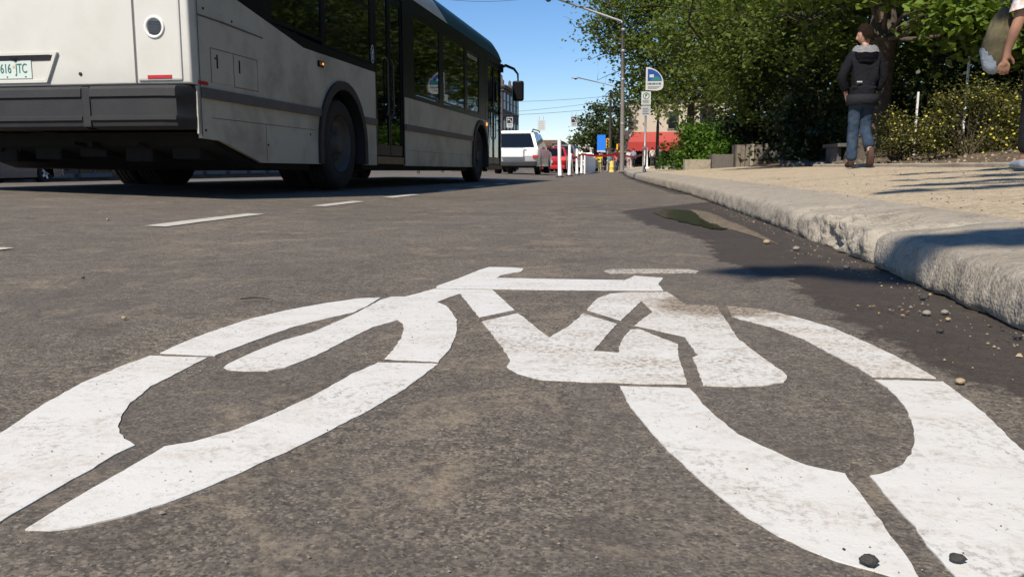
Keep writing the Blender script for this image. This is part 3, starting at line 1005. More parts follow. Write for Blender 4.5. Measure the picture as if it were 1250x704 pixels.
# hoses, pans and brackets hung below the engine bay
for i in range(10):
    x = -W + .3 + .2 * i + rnd.uniform(-.05, .05)
    y0 = .25 + rnd.random() * .6
    tube(bm, [(x, y0, .47 - .2 * y0), (x + rnd.uniform(-.1, .1), y0 + .5, .36), (x, y0 + 1.0, .24)], rnd.uniform(.012, .03), 6)
for i in range(5):
    box(bm, (-2.2 + i * .42, .5, .27 + .02 * (i % 3)), (-1.95 + i * .42, 1.3 + .1 * (i % 2), .42), 0, .02)
obj("underbody", bm, M['under'], bus)
for i in range(9):
    y = 5.6 + i * .66 if i < 7 else 2.2 + (i - 7) * .8
    for x in ((-2.35,) if y > 5 else (-.62, -2.35)):
        zf = .42 if y > 5 else .80
        bm = BM()
        prism(bm, [(y, zf + .28), (y + .42, zf + .30), (y + .42, zf + .40), (y + .10, zf + .40), (y - .02, zf + .92), (y - .10, zf + .9)], 'x', x, x + .44)
        obj("seat", bm, M['seat'], bus)
for y in (5.3, 6.7, 8.1, 9.5):
    bm = BM()
    tube(bm, [(-.75, y, .42), (-.75, y, 2.44)], .017, 8)
    obj("grab_pole", bm, M['yellow_rail'], bus)

# rear face
bm = BM()
def rear_outline():
    pts = [(-.006, .83), (-.008, 1.0), (-.012, 1.5), (-.02, 2.0), (-.03, 2.45), (-.08, 2.73), (-.24, 2.83), (-1.295, 2.88)]
    return pts + [(-W - x, z) for x, z in reversed(pts[:-1])]
prism(bm, rear_outline(), 'y', -.005, .10)
es = [e for e in bm.edges if all(abs(v.co.y + .005) < 1e-5 for v in e.verts)]
bmesh.ops.bevel(bm, geom=es, offset=.022, segments=3, affect='EDGES', profile=.5)
rear = auto_smooth(obj("rear_panel", bm, M['bus_white'], bus), 40)
# corner post below the bumper line, pale
bm = BM()
box(bm, (-.022, .055, .47), (-.004, .085, .82), 0, .004)
obj("corner_trim", bm, M['bus_side'], bus)
# engine door outlined by a shut line; corner pods; grooves as thin dark gaskets
bm = BM()
for x in (-.452, -W + .452):
    box(bm, (x - .008, -.0075, .845), (x + .008, .002, 2.2))
box(bm, (-W + .452, -.0075, 2.19), (-.452, .002, 2.205))
obj("engine_door_gasket", bm, M['bus_stripe'], rear)
def pod(x0, x1):
    bm = BM()
    s = 1 if x1 > -1 else -1
    box(bm, (x0, -.018, .855), (x1, .0, 1.62), 0, .014)
    return obj("lamp_pod", bm, M['bus_white'], rear)
p = pod(-.435, -.075); pod(-W + .075, -W + .435)
def tail_lamp(x, z, m, par):
    bm = BM()
    lathe(bm, [(.083, -.004), (.081, .008), (.073, .013), (.062, .008), (.058, .0)], (0, 0, 0), 'y', 32)
    for v in bm.verts:
        v.co.y *= -1
    bmesh.ops.recalc_face_normals(bm, faces=bm.faces)
    o = obj("rear_lamp", bm, M['white_plastic'], par)
    o.location = (x, -.018, z)
    bm = BM()
    lathe(bm, [(.060, .001), (.05, .004), (0, .005)], (0, 0, 0), 'y', 32)
    for i in range(9):
        box(bm, (-.046, .003, -.045 + i * .0105), (.046, .008, -.0405 + i * .0105))
    for v in bm.verts:
        v.co.y *= -1
    bmesh.ops.recalc_face_normals(bm, faces=bm.faces)
    obj("lens", bm, m, o)
tail_lamp(-.275, 1.235, M['lens_grey'], rear)
tail_lamp(-W + .275, 1.235, M['lens_grey'], rear)
for z in (1.45,):
    tail_lamp(-.275, 1.52, M['red_lens'], rear); tail_lamp(-W + .275, 1.52, M['red_lens'], rear)
def refl(x0, x1, y, z, m=None):
    bm = BM()
    box(bm, (x0, y - .004, z), (x1, y, z + .026), 0, .002)
    obj("reflector", bm, M['red_lens'], rear)
refl(-.352, -.155, -.018, .868); refl(-W + .155, -W + .352, -.018, .868)
bm = BM()
box(bm, (-.002, .075, .835), (.004, .20, .861))
obj("reflector", bm, M['red_lens'], rear)
# recessed plate pocket: raised rim, shadowed hood and the plate
bm = BM()
def ring2(o_, i_, y0, y1):
    n = len(o_)
    A = [bm.verts.new((x, y1, z)) for x, z in o_]; B = [bm.verts.new((x, y0, z)) for x, z in o_]
    D = [bm.verts.new((x, y0, z)) for x, z in i_]; E = [bm.verts.new((x, y1 + .0, z)) for x, z in i_]
    for k in range(n):
        q = (k + 1) % n
        bm.faces.new([A[k], A[q], B[q], B[k]]); bm.faces.new([B[k], B[q], D[q], D[k]]); bm.faces.new([D[k], D[q], E[q], E[k]])
    bmesh.ops.recalc_face_normals(bm, faces=bm.faces)
ring2([(-1.905, 1.075), (-1.09, 1.075), (-1.19, .855), (-1.80, .855)], [(-1.875, 1.055), (-1.125, 1.055), (-1.205, .873), (-1.785, .873)], -.028, -.004)
obj("plate_pocket", bm, M['bus_white'], rear)
bm = BM()
prism(bm, [(-.045, 1.056), (-.004, 1.056), (-.004, 1.02), (-.010, 1.02)], 'x', -1.86, -1.14)
obj("pocket_hood", bm, M['bus_stripe'], rear)
bm = BM()
box(bm, (-.152, -.004, -.076), (.152, 0, .076), 0, .003)
pl = obj("licence_plate", bm, M['plate'], rear)
pl.location = (-1.478, -.008, .965)
text_mesh("616  JTC", .098, M['plate_ink'], pl, (0, -.0052, -.004), (R(90), 0, 0), sx=.66, bold=.0010)
bm = BM()
lathe(bm, [(.014, 0), (.010, .0012), (0, .0014)], (0, 0, 0), 'y', 12)
for v in bm.verts:
    v.co.y *= -1
o = obj("emblem", bm, M['plate_emblem'], pl)
o.location = (.002, -.0042, .012)
for x in (-.06, .1):
    for z in (-.063, .063):
        bm = BM()
        lathe(bm, [(.0065, 0), (.005, -.004), (0, -.0045)], (x, -.004, z), 'y', 8)
        bmesh.ops.recalc_face_normals(bm, faces=bm.faces)
        obj("bolt", bm, M['plate_ink'], pl)
bm = BM()
lathe(bm, [(.0, -.012), (.016, -.012), (.019, -.004), (.019, .0)], (-1.46, -.012, 1.035), 'y', 14)
box(bm, (-1.50, -.03, 1.035), (-1.42, -.01, 1.05), 0, .004)
obj("plate_lamp", bm, M['plastic'], rear)
bm = BM()
lathe(bm, [(.013, .0), (.013, -.006), (.007, -.008), (0, -.006)], (-.915, -.006, .915), 'y', 16)
obj("door_latch", bm, M['plastic'], rear)
# rear window and sign box above the frame
bm = BM()
box(bm, (-W + .5, -.010, 2.25), (-.5, -.004, 2.55), 0, .003)
obj("route_sign", bm, M['bus_black'], rear)
# bumper: three sections, lip on top, raised bead along the bottom
def bumper_sec(x0, x1, end=0):
    bm = BM()
    prof = [(-.02, .822), (-.115, .812), (-.135, .790), (-.138, .735), (-.122, .725), (-.120, .600), (-.136, .590), (-.136, .565), (-.120, .552), (-.114, .522), (-.06, .500), (.05, .500), (.05, .822)]
    xsn = [x0, x1] if end == 0 else None
    if end == 0:
        prism(bm, prof, 'x', x0, x1)
    else:
        # end section wraps round the corner
        path = []
        if end > 0:
            path = [(x0, 0, 0), (x1 - .16, 0, 0), (x1 - .07, .02, 22), (x1 - .02, .06, 52), (x1, .085, 80), (x1, .10, 90)]
        else:
            path = [(x1, 0, 0), (x0 + .16, 0, 0), (x0 + .07, .02, -22), (x0 + .02, .06, -52), (x0, .085, -80), (x0, .10, -90)]
        rg = []
        for px, py, ang in path:
            a = R(ang)
            # the profile's depth points outwards along the turned normal
            rg.append([bm.verts.new((px + (-d) * math.sin(a) * .12, py + d * math.cos(a) * (1 if abs(ang) < 45 else .6), z)) for d, z in prof])
        n = len(prof)
        for a, b in zip(rg, rg[1:]):
            for k in range(n):
                bm.faces.new([a[k], a[(k + 1) % n], b[(k + 1) % n], b[k]])
        bm.faces.new(rg[0]); bm.faces.new(rg[-1])
        bmesh.ops.recalc_face_normals(bm, faces=bm.faces)
    return auto_smooth(obj("bumper_section", bm, M['plastic'], bmp), 30)
bmp = bpy.data.objects.new("bumper", None)
C.objects.link(bmp)
bmp.parent = bus
bumper_sec(-W + .83, -.83); bumper_sec(-.76, -.022, 1); bumper_sec(-W + .022, -W + .76, -1)
bm = BM()
for xc in (-.795, -W + .795):
    bm = BM()
    box(bm, (xc - .033, -.132, .515), (xc + .033, .03, .806), 0, .008)
    obj("bumper_block", bm, M['plastic'], bmp)
# flank details: shut lines, access doors with slotted latches, bolt heads, marker lamps
bm = BM()
prism(bm, [(.10, 1.332), (.42, 1.332), (.42, 1.344), (.10, 1.344)], 'x', .0005, .005)
prism(bm, [(.42, 1.331), (1.12, 1.316), (1.12, 1.326), (.42, 1.346)], 'x', .0005, .006)
obj("shut_line", bm, M['bus_stripe'], bus)
bm = BM()
for y in (.095,):
    box(bm, (.0005, .088, .45), (.004, .096, 2.3))
for (y0, y1, z0, z1) in ((.255, 1.0, .86, 1.12),):
    box(bm, (.0005, y0, z1), (.0025, y1, z1 + .004)); box(bm, (.0005, y0, z0), (.0025, y0 + .004, z1)); box(bm, (.0005, .60, z0), (.0025, .604, z1)); box(bm, (.0005, y1, z0), (.0025, y1 + .004, z1)); box(bm, (.0005, .6, z0), (.0025, y1, z0 + .004))
box(bm, (.0005, .25, .595), (.0025, 2.20, .600)); box(bm, (.0005, 1.12, .28), (.0025, 1.125, .60))
obj("shut_line", bm, M['bus_stripe'], bus)
bm = BM()
box(bm, (.0005, 5.14, .47), (.0025, 9.1, .474))
obj("shut_line", bm, M['bus_stripe'], bus)
def access(y0, y1, z0, z1):
    bm = BM()
    box(bm, (.0005, y0, z0), (.0035, y1, z1), 0, .001)
    d = obj("access_door", bm, M['bus_side'], bus)
    bm = BM()
    box(bm, (.0035, y0 + .075, z0 + .11), (.0055, y0 + .095, z1 - .035), 0, .0008)
    obj("latch_slot", bm, M['bus_black'], d)
access(.262, .596, .868, 1.116); access(.608, .996, .868, 1.116)
bm = BM()
for y, z in ((.18, 1.395), (.60, 1.37), (.14, .50), (.32, 1.05), (1.15, .42), (2.05, .55)):
    bm = BM()
    lathe(bm, [(.010, 0), (.010, .005), (0, .006)], (.001, y, z), 'x', 8)
    obj("bolt", bm, M['plastic'], bus)
def marker(y, z, m):
    bm = BM()
    box(bm, (.001, y - .065, z - .03), (.016, y + .065, z + .03), 0, .006)
    d = obj("marker_lamp", bm, M['bus_black'], bus)
    bm = BM()
    box(bm, (.016, y - .05, z - .018), (.026, y + .045, z + .018), 0, .006)
    box(bm, (.022, y - .01, z - .012), (.030, y + .03, z + .014), 1, .004)
    obj("lens", bm, [M['amber'], m], d)
marker(2.34, 1.255, M['amber_lit']); 
bm = BM()
lathe(bm, [(.035, 0), (.035, .008), (.02, .016), (0, .018)], (.001, 10.40, 1.10), 'x', 14)
obj("marker_lamp", bm, M['amber_lit'], bus)
# the oval badge by the rear door
bm = BM()
for a0 in range(28):
    pass
lathe(bm, [(.050, .0), (.050, .002), (.056, .002), (.056, .0)], (0, 0, 0), 'x', 28)
for v in bm.verts:
    v.co.z *= 1.9; v.co.y *= .95
tube(bm, [(.001, -.012, .055), (.001, .012, .04), (.001, -.006, -.01), (.001, .004, -.06)], .006, 6)
tube(bm, [(.001, -.02, .015), (.001, .022, .02)], .005, 6)
o = obj("oval_badge", bm, M['white_plastic'], bus)
o.location = (-.002, 3.905, 1.56)

def door(y0, y1, z0, z1, x, leaves=2):
    d = bpy.data.objects.new("door", None)
    C.objects.link(d)
    d.parent = bus
    d.location = (x, y0, 0)
    w = y1 - y0
    bm = BM()
    box(bm, (-.05, 0, z1), (0, w, z1 + .09)); box(bm, (-.05, 0, z0), (0, .045, z1)); box(bm, (-.05, w - .045, z0), (0, w, z1))
    obj("door_frame", bm, M['bus_black'], d)
    lw = (w - .10) / leaves
    for i in range(leaves):
        a = .05 + lw * i + .006
        b = a + lw - .012
        bm = BM()
        e = .05
        for q in ((a, b, z0 + .10, z0 + .24), (a, b, z1 - .09, z1 - .01), (a, a + e, z0 + .24, z1 - .09), (b - e, b, z0 + .24, z1 - .09)):
            box(bm, (-.045, q[0], q[2]), (-.012, q[1], q[3]), 0, .006)
        lf = obj("door_leaf", bm, M['bus_black'], d)
        bm = BM()
        box(bm, (-.032, a + e + .001, z0 + .241), (-.024, b - e - .001, z1 - .091))
        obj("door_glass", bm, M['glass_dark'] if leaves == 2 and y0 < 6 else M['glass_bus'], lf)
        bm = BM()
        ye = b - e - .05 if i == 0 else a + e + .05
        tube(bm, [(-.02, ye, z0 + .6), (.004, ye, z0 + .66), (.004, ye, z0 + 1.25), (-.02, ye, z0 + 1.3)], .011, 6)
        obj("handle", bm, M['rim_dark'], lf)
    bm = BM()
    box(bm, (-.06, .05, z0 - .005), (-.004, w - .05, z0 + .09), 0, .008)
    obj("step_edge", bm, M['brass'], d)
    return d
door(3.98, 5.13, .285, 2.38, -.002)
door(10.50, 11.86, .235, 2.36, -.002)
bm = BM()
prism(bm, [(10.30, 1.172), (10.498, 1.172), (10.498, 2.5), (10.30, 2.5)], 'x', -.03, -.002)
obj("pillar", bm, M['bus_black'], bus)
bm = BM()
prism(bm, [(3.981, 2.475), (5.129, 2.475), (5.129, 2.5), (3.981, 2.5)], 'x', -.03, -.002)
obj("door_header", bm, M['bus_black'], bus)
bm = BM()
prism(bm, [(10.50, 2.455), (11.9, 2.455), (11.9, 2.5), (10.5, 2.5)], 'x', -.03, -.002)
obj("door_header", bm, M['bus_black'], bus)
# stickers behind the third pane
bm = BM()
box(bm, (-.010, 8.86, 2.19), (-.006, 9.58, 2.235)); 
o = obj("window_notice", bm, M['white_plastic'], bus)
bm = BM()
for i in range(9):
    box(bm, (-.0055, 8.9 + i * .074, 2.198), (-.0035, 8.94 + i * .074 + .02 * (i % 2), 2.226))
obj("printing", bm, M['bus_stripe'], o)
# front end: curved mask, windscreen, bumper
bm = BM()
fp = [(0, 11.86), (-.02, 12.02), (-.08, 12.17), (-.22, 12.27), (-.6, 12.33), (-1.295, 12.35)]
fp = fp + [(-W - x, y) for x, y in reversed(fp[:-1])]
def front_strip(z0, z1, mi, lean0=0, lean1=0):
    a = [bm.verts.new((x, y - lean0 * (1 if y > 11.9 else 0), z0)) for x, y in fp]
    b = [bm.verts.new((x, y - lean1 * (1 if y > 11.9 else 0), z1)) for x, y in fp]
    for k in range(len(fp) - 1):
        f = bm.faces.new([a[k], a[k + 1], b[k + 1], b[k]])
        f.material_index = mi
        f.smooth = True
front_strip(.235, .62, 1); front_strip(.62, 1.02, 0)
front_strip(2.30, 2.46, 1, .24, .29)
bmesh.ops.recalc_face_normals(bm, faces=bm.faces)
fr = obj("front_mask", bm, [M['bus_white'], M['bus_black']], bus)
bm = BM()
front_strip(1.02, 2.30, 0, 0, .24)
bmesh.ops.recalc_face_normals(bm, faces=bm.faces)
obj("windscreen", bm, M['glass_bus'], fr)
bm = BM()
prism(bm, [(10.46, .235), (10.5, .235), (10.5, 1.17), (10.46, 1.17)], 'x', -.03, 0)
obj("front_jamb", bm, M['bus_side'], bus)
# door mirror on its bent arm
bm = BM()
tube(bm, [(-.02, 11.95, 2.36), (.06, 12.10, 2.42), (.20, 12.32, 2.37), (.27, 12.40, 2.27), (.275, 12.40, 2.13)], [.03, .032, .028, .022, .018], 10)
box(bm, (-.05, 11.9, 2.26), (.03, 12.02, 2.43), 0, .015)
mir = obj("mirror_arm", bm, M['bus_black'], bus)
bm = BM()
box(bm, (.15, 12.36, 1.70), (.40, 12.48, 2.13), 0, .05)
hd = obj("mirror_housing", bm, M['bus_black'], mir)
bm = BM()
box(bm, (.175, 12.352, 1.73), (.375, 12.358, 2.10), 0, .002)
obj("mirror_glass", bm, M['bus_black'], hd)
for y in (RWY, FWY):
    wheel(bus, (-.165, y, .48), .48, .27, 'truck', 1)
    wheel(bus, (-W + .165, y, .48), .48, .27, 'truck', -1)
wheel(bus, (-.47, RWY, .48), .48, .27, 'truck', 1); wheel(bus, (-W + .47, RWY, .48), .48, .27, 'truck', -1)

# ---------------------------------------------------------------- cars
def car(name, label, loc, rz, L, W_, H, paint, suv=True, sedan=False, glass=None, rim=None, group=None, rails=True, lit=True, plate_text=None, seg=24):
    """Rear at y=0, front at y=L. Body is a side outline with wheel openings, pulled in towards its sides."""
    t = thing(name, label, "car", loc, rz, group)
    glass = glass or M['glass_car']
    rw = .36 if suv else .32
    zb = .30 if suv else .20
    belt_ = H * .58 if suv else H * .62
    r0, f0 = .85, L - .85
    hood = belt_ - .05
    arch = lambda cy: [(y, z) for y, z in arch_pts(cy, rw + .06, zb, 12, rw)]
    deck = belt_ + (.0 if suv else .02)
    bot = [(.10, zb + .12), (.20, zb)] + arch(r0) + arch(f0) + [(L - .15, zb), (L - .02, zb + .2)]
    top = [(L, zb + .35), (L - .05, hood - .16), (L - .25, hood - .06), (L - 1.15, hood + .03), (L - 1.3, belt_), (.9 if sedan else .10, belt_)]
    top += [(.25, deck), (.06, deck - .04), (.0, deck - .2), (.0, zb + .38), (.03, zb + .33)] if sedan else [(.04, belt_ - .05), (0.0, belt_ - .30), (-.01, zb + .40), (.03, zb + .33)]
    out = bot + top
    bm = BM()
    hw = W_ / 2
    sl = [(-hw, .965), (-hw + .035, .985), (-hw + .13, 1.0), (hw - .13, 1.0), (hw - .035, .985), (hw, .965)]
    cy, cz = L / 2, (zb + belt_) / 2
    rg = []
    for x, s in sl:
        rg.append([bm.verts.new((x, cy + (y - cy) * (s ** 1.2), cz + (z - cz) * (s if z > cz else 1))) for y, z in out])
    n = len(out)
    for a, b in zip(rg, rg[1:]):
        for k in range(n):
            bm.faces.new([a[k], a[(k + 1) % n], b[(k + 1) % n], b[k]])
    bm.faces.new(rg[0]); bm.faces.new(rg[-1])
    bmesh.ops.triangulate(bm, faces=[f for f in bm.faces if len(f.verts) > 4])
    bmesh.ops.recalc_face_normals(bm, faces=bm.faces)
    body = auto_smooth(obj("body", bm, paint, t), 35)
    # cabin
    ra = (.08, .34) if not sedan else (.75, 1.35)
    fa = (L - 1.28, L - 2.05)
    wb, wr = hw - .03, hw - (.25 if suv else .22)
    b4 = [(-wb, ra[0], belt_ - .02), (wb, ra[0], belt_ - .02), (wb, fa[0], belt_ - .02), (-wb, fa[0], belt_ - .02)]
    t4 = [(-wr, ra[1], H - .03), (wr, ra[1], H - .03), (wr, fa[1], H - .03), (-wr, fa[1], H - .03)]
    bm = BM()
    B = [bm.verts.new(p) for p in b4]; T = [bm.verts.new(p) for p in t4]
    for k in range(4):
        bm.faces.new([B[k], B[(k + 1) % 4], T[(k + 1) % 4], T[k]])
    bm.faces.new(T); bm.faces.new(list(reversed(B)))
    bmesh.ops.recalc_face_normals(bm, faces=bm.faces)
    bmesh.ops.bevel(bm, geom=[e for e in bm.edges if not all(v.co.z < belt_ for v in e.verts)], offset=.09, segments=4, affect='EDGES')
    cab = auto_smooth(obj("cabin", bm, paint, t), 40)
    def facequad(k, u0, u1, v0, v1, nm, m, push=.006):
        b0, b1, t1, t0 = (Vector(q) for q in (b4[k], b4[(k + 1) % 4], t4[(k + 1) % 4], t4[k]))
        nn = (b1 - b0).cross(t0 - b0).normalized()
        if nn.dot((b0 + t1) / 2 - Vector((0, L / 2, belt_))) < 0:
            nn = -nn
        P = lambda u, v: b0.lerp(b1, u).lerp(t0.lerp(t1, u), v) + nn * push
        bm = BM()
        q = [bm.verts.new(P(u, v)) for u, v in ((u0, v0), (u1, v0), (u1 - .02, v1), (u0 + .02, v1))]
        q2 = [bm.verts.new(v.co - nn * .004) for v in q]
        bm.faces.new(q); bm.faces.new(list(reversed(q2)))
        for i in range(4):
            bm.faces.new([q[i], q2[i], q2[(i + 1) % 4], q[(i + 1) % 4]])
        bmesh.ops.recalc_face_normals(bm, faces=bm.faces)
        return obj(nm, bm, m, cab)
    facequad(0, .06, .94, .08, .86, "rear_window", glass)
    facequad(2, .05, .95, .08, .92, "windscreen", glass)
    for k in (1, 3):
        rv = k == 3
        for (u0, u1) in ((.06, .27), (.30, .58), (.61, .92)):
            if rv:
                u0, u1 = 1 - u1, 1 - u0
            facequad(k, u0, u1, .14, .88, "side_window", glass)
    bm = BM()
    box(bm, (-hw + .06, -.06, zb + .0), (hw - .06, .12, zb + .20), 0, .04)
    obj("rear_bumper", bm, M['plastic'] if suv else paint, t)
    bm = BM()
    box(bm, (-hw + .08, L - .14, zb - .0), (hw - .08, L + .03, zb + .28), 0, .04)
    obj("front_bumper", bm, M['plastic'] if suv else paint, t)
    for s in (-1, 1):
        bm = BM()
        if suv:
            box(bm, (s * (hw - .10) - .11, -.018, belt_ - .36), (s * (hw - .10) + .09, .10, belt_ - .25), 0, .02)
        else:
            box(bm, (s * (hw - .23) - .2, -.012, deck - .24), (s * (hw - .23) + .2, .08, deck - .07), 0, .02)
        obj("tail_lamp", bm, M['tail_lit'] if lit and not suv else M['red_lens'], t)
        bm = BM()
        box(bm, (s * (hw - .25) - .2, L - .16, hood - .22), (s * (hw - .25) + .2, L - .03, hood - .08), 0, .03)
        obj("headlight", bm, M['alloy'], t)
        bm = BM()
        box(bm, (s * (hw + .08) - .09, L - 1.72, belt_ + .02), (s * (hw + .08) + .09, L - 1.58, belt_ + .17), 0, .04)
        obj("side_mirror", bm, M['plastic'] if suv else paint, t)
        for y in (r0, f0):
            wheel(t, (s * (hw - .12), y, rw), rw, .23, 'car', s, rim_m=rim or M['alloy'], seg=seg)
    if rails:
        for s in (-1, 1):
            bm = BM()
            tube(bm, [(s * (wr - .02), .45, H - .03), (s * (wr - .02), .55, H + .03), (s * (wr - .02), fa[1] - .2, H + .03), (s * (wr - .02), fa[1] - .1, H - .03)], .022, 8)
            obj("roof_rail", bm, M['plastic'], t)
    bm = BM()
    box(bm, (-.16, -.030, belt_ - .36), (.16, -.012, belt_ - .22), 0, .004)
    obj("licence_plate", bm, M['plate'], t)
    bm = BM()
    box(bm, (-hw + .25, .25, zb - .06), (hw - .25, L - .3, zb + .12))
    for y in (r0, f0):
        box(bm, (-hw + .10, y - rw - .02, zb), (hw - .10, y + rw + .02, rw * 2 + .0))
    obj("underbody", bm, M['under'], t)
    return t, body, cab

M['car_white'] = pmat("white_car_paint", (.78, .78, .76), .25, .03, 2, coat=.6)
M['car_red'] = pmat("red_car_paint", (.42, .015, .02), .25, .06, 2, coat=.6)
M['car_navy'] = pmat("navy_car_paint", (.012, .020, .045), .25, .08, 2, coat=.6)
M['car_black'] = pmat("black_car_paint", (.012, .012, .014), .25, .08, 2, coat=.6)
M['car_silver'] = pmat("silver_car_paint", (.30, .31, .32), .3, .06, 2, metal=.5, coat=.5)
def car_at(x, y):
    return (x, y, road_z(x, y))
t, body, cab = car("parked_suv", "white SUV with black roof rails, in the lane just ahead of the bus", car_at(-4.18, 31.9), -.03, 4.6, 1.82, 1.69, M['car_white'])
# raised spare-wheel cover and chrome strip on its tailgate
bm = BM()
box(bm, (-.52, -.075, .64), (.36, -.005, .98), 0, .05)
obj("spare_wheel_cover", bm, M['car_white'], t)
bm = BM()
box(bm, (-.60, -.055, .985), (.44, -.008, 1.015), 0, .008)
obj("tailgate_strip", bm, M['chrome'], t)
car("red_sedan", "red sedan with its tail lights showing past the white SUV", car_at(-4.0, 45), -.02, 4.6, 1.80, 1.42, M['car_red'], suv=False, sedan=True, rails=False, seg=18)
car("dark_suv", "black SUV ahead of the red sedan in the queue", car_at(-4.1, 56), -.03, 4.6, 1.85, 1.85, M['car_black'], rails=False, seg=18)
car("silver_car", "silver car at the head of the queue beyond the white posts", car_at(-3.2, 68), -.03, 4.5, 1.8, 1.55, M['car_silver'], rails=False, seg=18)
car("black_hatchback", "dark car in the next lane, only its tyre seen between bus and white SUV", car_at(-6.6, 40), -.03, 4.3, 1.8, 1.5, M['car_black'], rails=False, seg=18)
# navy car across the road, glimpsed under the bus
car("navy_car", "dark blue car with alloy wheels across the road, glimpsed under the bus", car_at(-18.0, 19.25), R(0), 4.5, 1.8, 1.5, M['car_navy'], suv=False, sedan=True, rails=False)
# ---------------------------------------------------------------- vegetation
M['bark'] = pmat("grey_bark", (.085, .068, .052), .92, .45, 9, bump=1.0, bscale=22, dirt=(.03, .025, .02), dirt_amt=.7, dirt_scale=7)
M['bark_dark'] = pmat("dark_bark", (.045, .036, .028), .92, .4, 9, bump=1.0, bscale=22)
M['twig'] = pmat("shrub_twig", (.06, .045, .03), .9, .3, 9)
M['leaf_elm'] = leaf_mat("elm_leaves", (.052, .082, .019), (.185, .240, .055), .48)
M['leaf_maple'] = leaf_mat("maple_leaves", (.066, .115, .020), (.210, .300, .056), .5)
M['leaf_far'] = leaf_mat("far_leaves", (.036, .058, .018), (.095, .125, .040))
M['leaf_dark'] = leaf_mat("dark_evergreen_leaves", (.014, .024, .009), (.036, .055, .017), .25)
M['leaf_shrub'] = leaf_mat("bright_shrub_leaves", (.060, .130, .018), (.150, .270, .040), .45)
M['leaf_pot'] = leaf_mat("cinquefoil_leaves", (.056, .066, .020), (.170, .165, .048), .4)
M['petal'] = leaf_mat("yellow_petals", (.60, .50, .04), (.80, .72, .12), .3)

def limb_path(a, b, sag=.0, k=5, wob=.12, seed=0):
    a, b = Vector(a), Vector(b)
    L = (b - a).length
    out = []
    for i in range(k + 1):
        t = i / k
        p = a.lerp(b, t)
        p.z += L * .13 * math.sin(math.pi * t) - sag * t * t
        w = wob * L * .25 * math.sin(math.pi * t)
        p += Vector((noise.noise(Vector((seed, t * 2.3, 1))), noise.noise(Vector((seed, t * 2.3, 5))), noise.noise(Vector((seed, t * 2.3, 9))))) * w * 2
        out.append(p)
    return out

def tree(name, label, base, trunk_r, fork_h, lobes, leaves, size, leafm, barkm, lean=(0, 0), clump=.42, up=.5, group=None, bare=(), clump_n=26, cat="tree", seed=1, wexp=.8, hollow=.18):
    """Trunk forking into a limb per lobe, twigs to each leaf clump; lobes are (x, y, z, rx, ry, rz) about the base."""
    rg = np.random.default_rng(seed)
    t = thing(name, label, cat, base, 0, group)
    bm = BM()
    fk = Vector((lean[0], lean[1], fork_h))
    path = [Vector((0, 0, -.25)), Vector((0, 0, .02)), Vector((lean[0] * .1, lean[1] * .1, fork_h * .18)), Vector((lean[0] * .45, lean[1] * .45, fork_h * .55)), fk]
    tube(bm, path, [trunk_r * 1.75, trunk_r * 1.35, trunk_r * 1.05, trunk_r * .95, trunk_r * .85], 14)
    vol = [l[3] * l[4] * l[5] for l in lobes]
    tot = sum(vol)
    pts = []
    top = max(l[2] for l in lobes)
    main = limb_path(fk, (lean[0] * 1.3, lean[1] * 1.3, fork_h + (top - fork_h) * .75), 0, 5, .3, seed)
    tube(bm, main, [trunk_r * .8 * (1 - .75 * i / 5) for i in range(6)], 10)
    for li, l in enumerate(lobes):
        c = Vector(l[:3])
        k = min(range(len(main)), key=lambda i: abs(main[i].z - (c.z - .35 * (c - main[i]).length)))
        r0 = trunk_r * max(.16, .5 * (vol[li] / max(vol)) ** .33)
        lp = limb_path(main[k], c, .0, 6, .5, seed * 7 + li)
        tube(bm, lp, [r0 * (1 - .8 * i / 6) for i in range(7)], 7)
        nl = int(leaves * vol[li] ** wexp / sum(v ** wexp for v in vol))
        nc = max(3, nl // clump_n)
        d = rg.normal(size=(nc, 3)); d /= np.linalg.norm(d, axis=1)[:, None]
        rad = rg.uniform(.35, 1.0, nc) ** .55
        cc = np.array(c) + d * rad[:, None] * np.array(l[3:6])
        # leave hollows
        keep = np.array([noise.noise(Vector(p) * .9 + Vector((seed, 0, 0))) > -hollow for p in cc])
        cc = cc[keep]
        for i in range(0, len(cc), max(1, len(cc) // 26)):
            q = Vector(cc[i])
            s = lp[rnd.randint(3, 6)]
            tube(bm, limb_path(s, q, 0, 3, .6, seed + i), [r0 * .22 + .004, r0 * .15 + .004, r0 * .1 + .003, .004], 5)
        per = max(4, nl // max(1, len(cc)))
        cs = rg.uniform(.55, 1.25, len(cc))
        P = np.repeat(cc, per, axis=0) + rg.normal(size=(len(cc) * per, 3)) * (clump * np.repeat(cs, per))[:, None] * np.array([1, 1, .62])
        pts.append(P)
    for (a, b, r0) in bare:
        lp = limb_path(a, b, 0, 5, .4, seed + 3)
        tube(bm, lp, [r0 * (1 - .8 * i / 5) for i in range(6)], 6)
        for i in range(2, 6):
            tube(bm, limb_path(lp[i], lp[i] + Vector((rnd.uniform(-.7, .1), rnd.uniform(-.4, .4), rnd.uniform(-.5, .6))), 0, 3, .5, i), [r0 * .25, r0 * .18, r0 * .1, .004], 5)
    tr = obj("trunk", bm, barkm, t)
    P = np.concatenate(pts)
    quads_mesh("crown", leaf_polys(P, size, up, .3, .62, rg), 6, leafm, t)
    return t

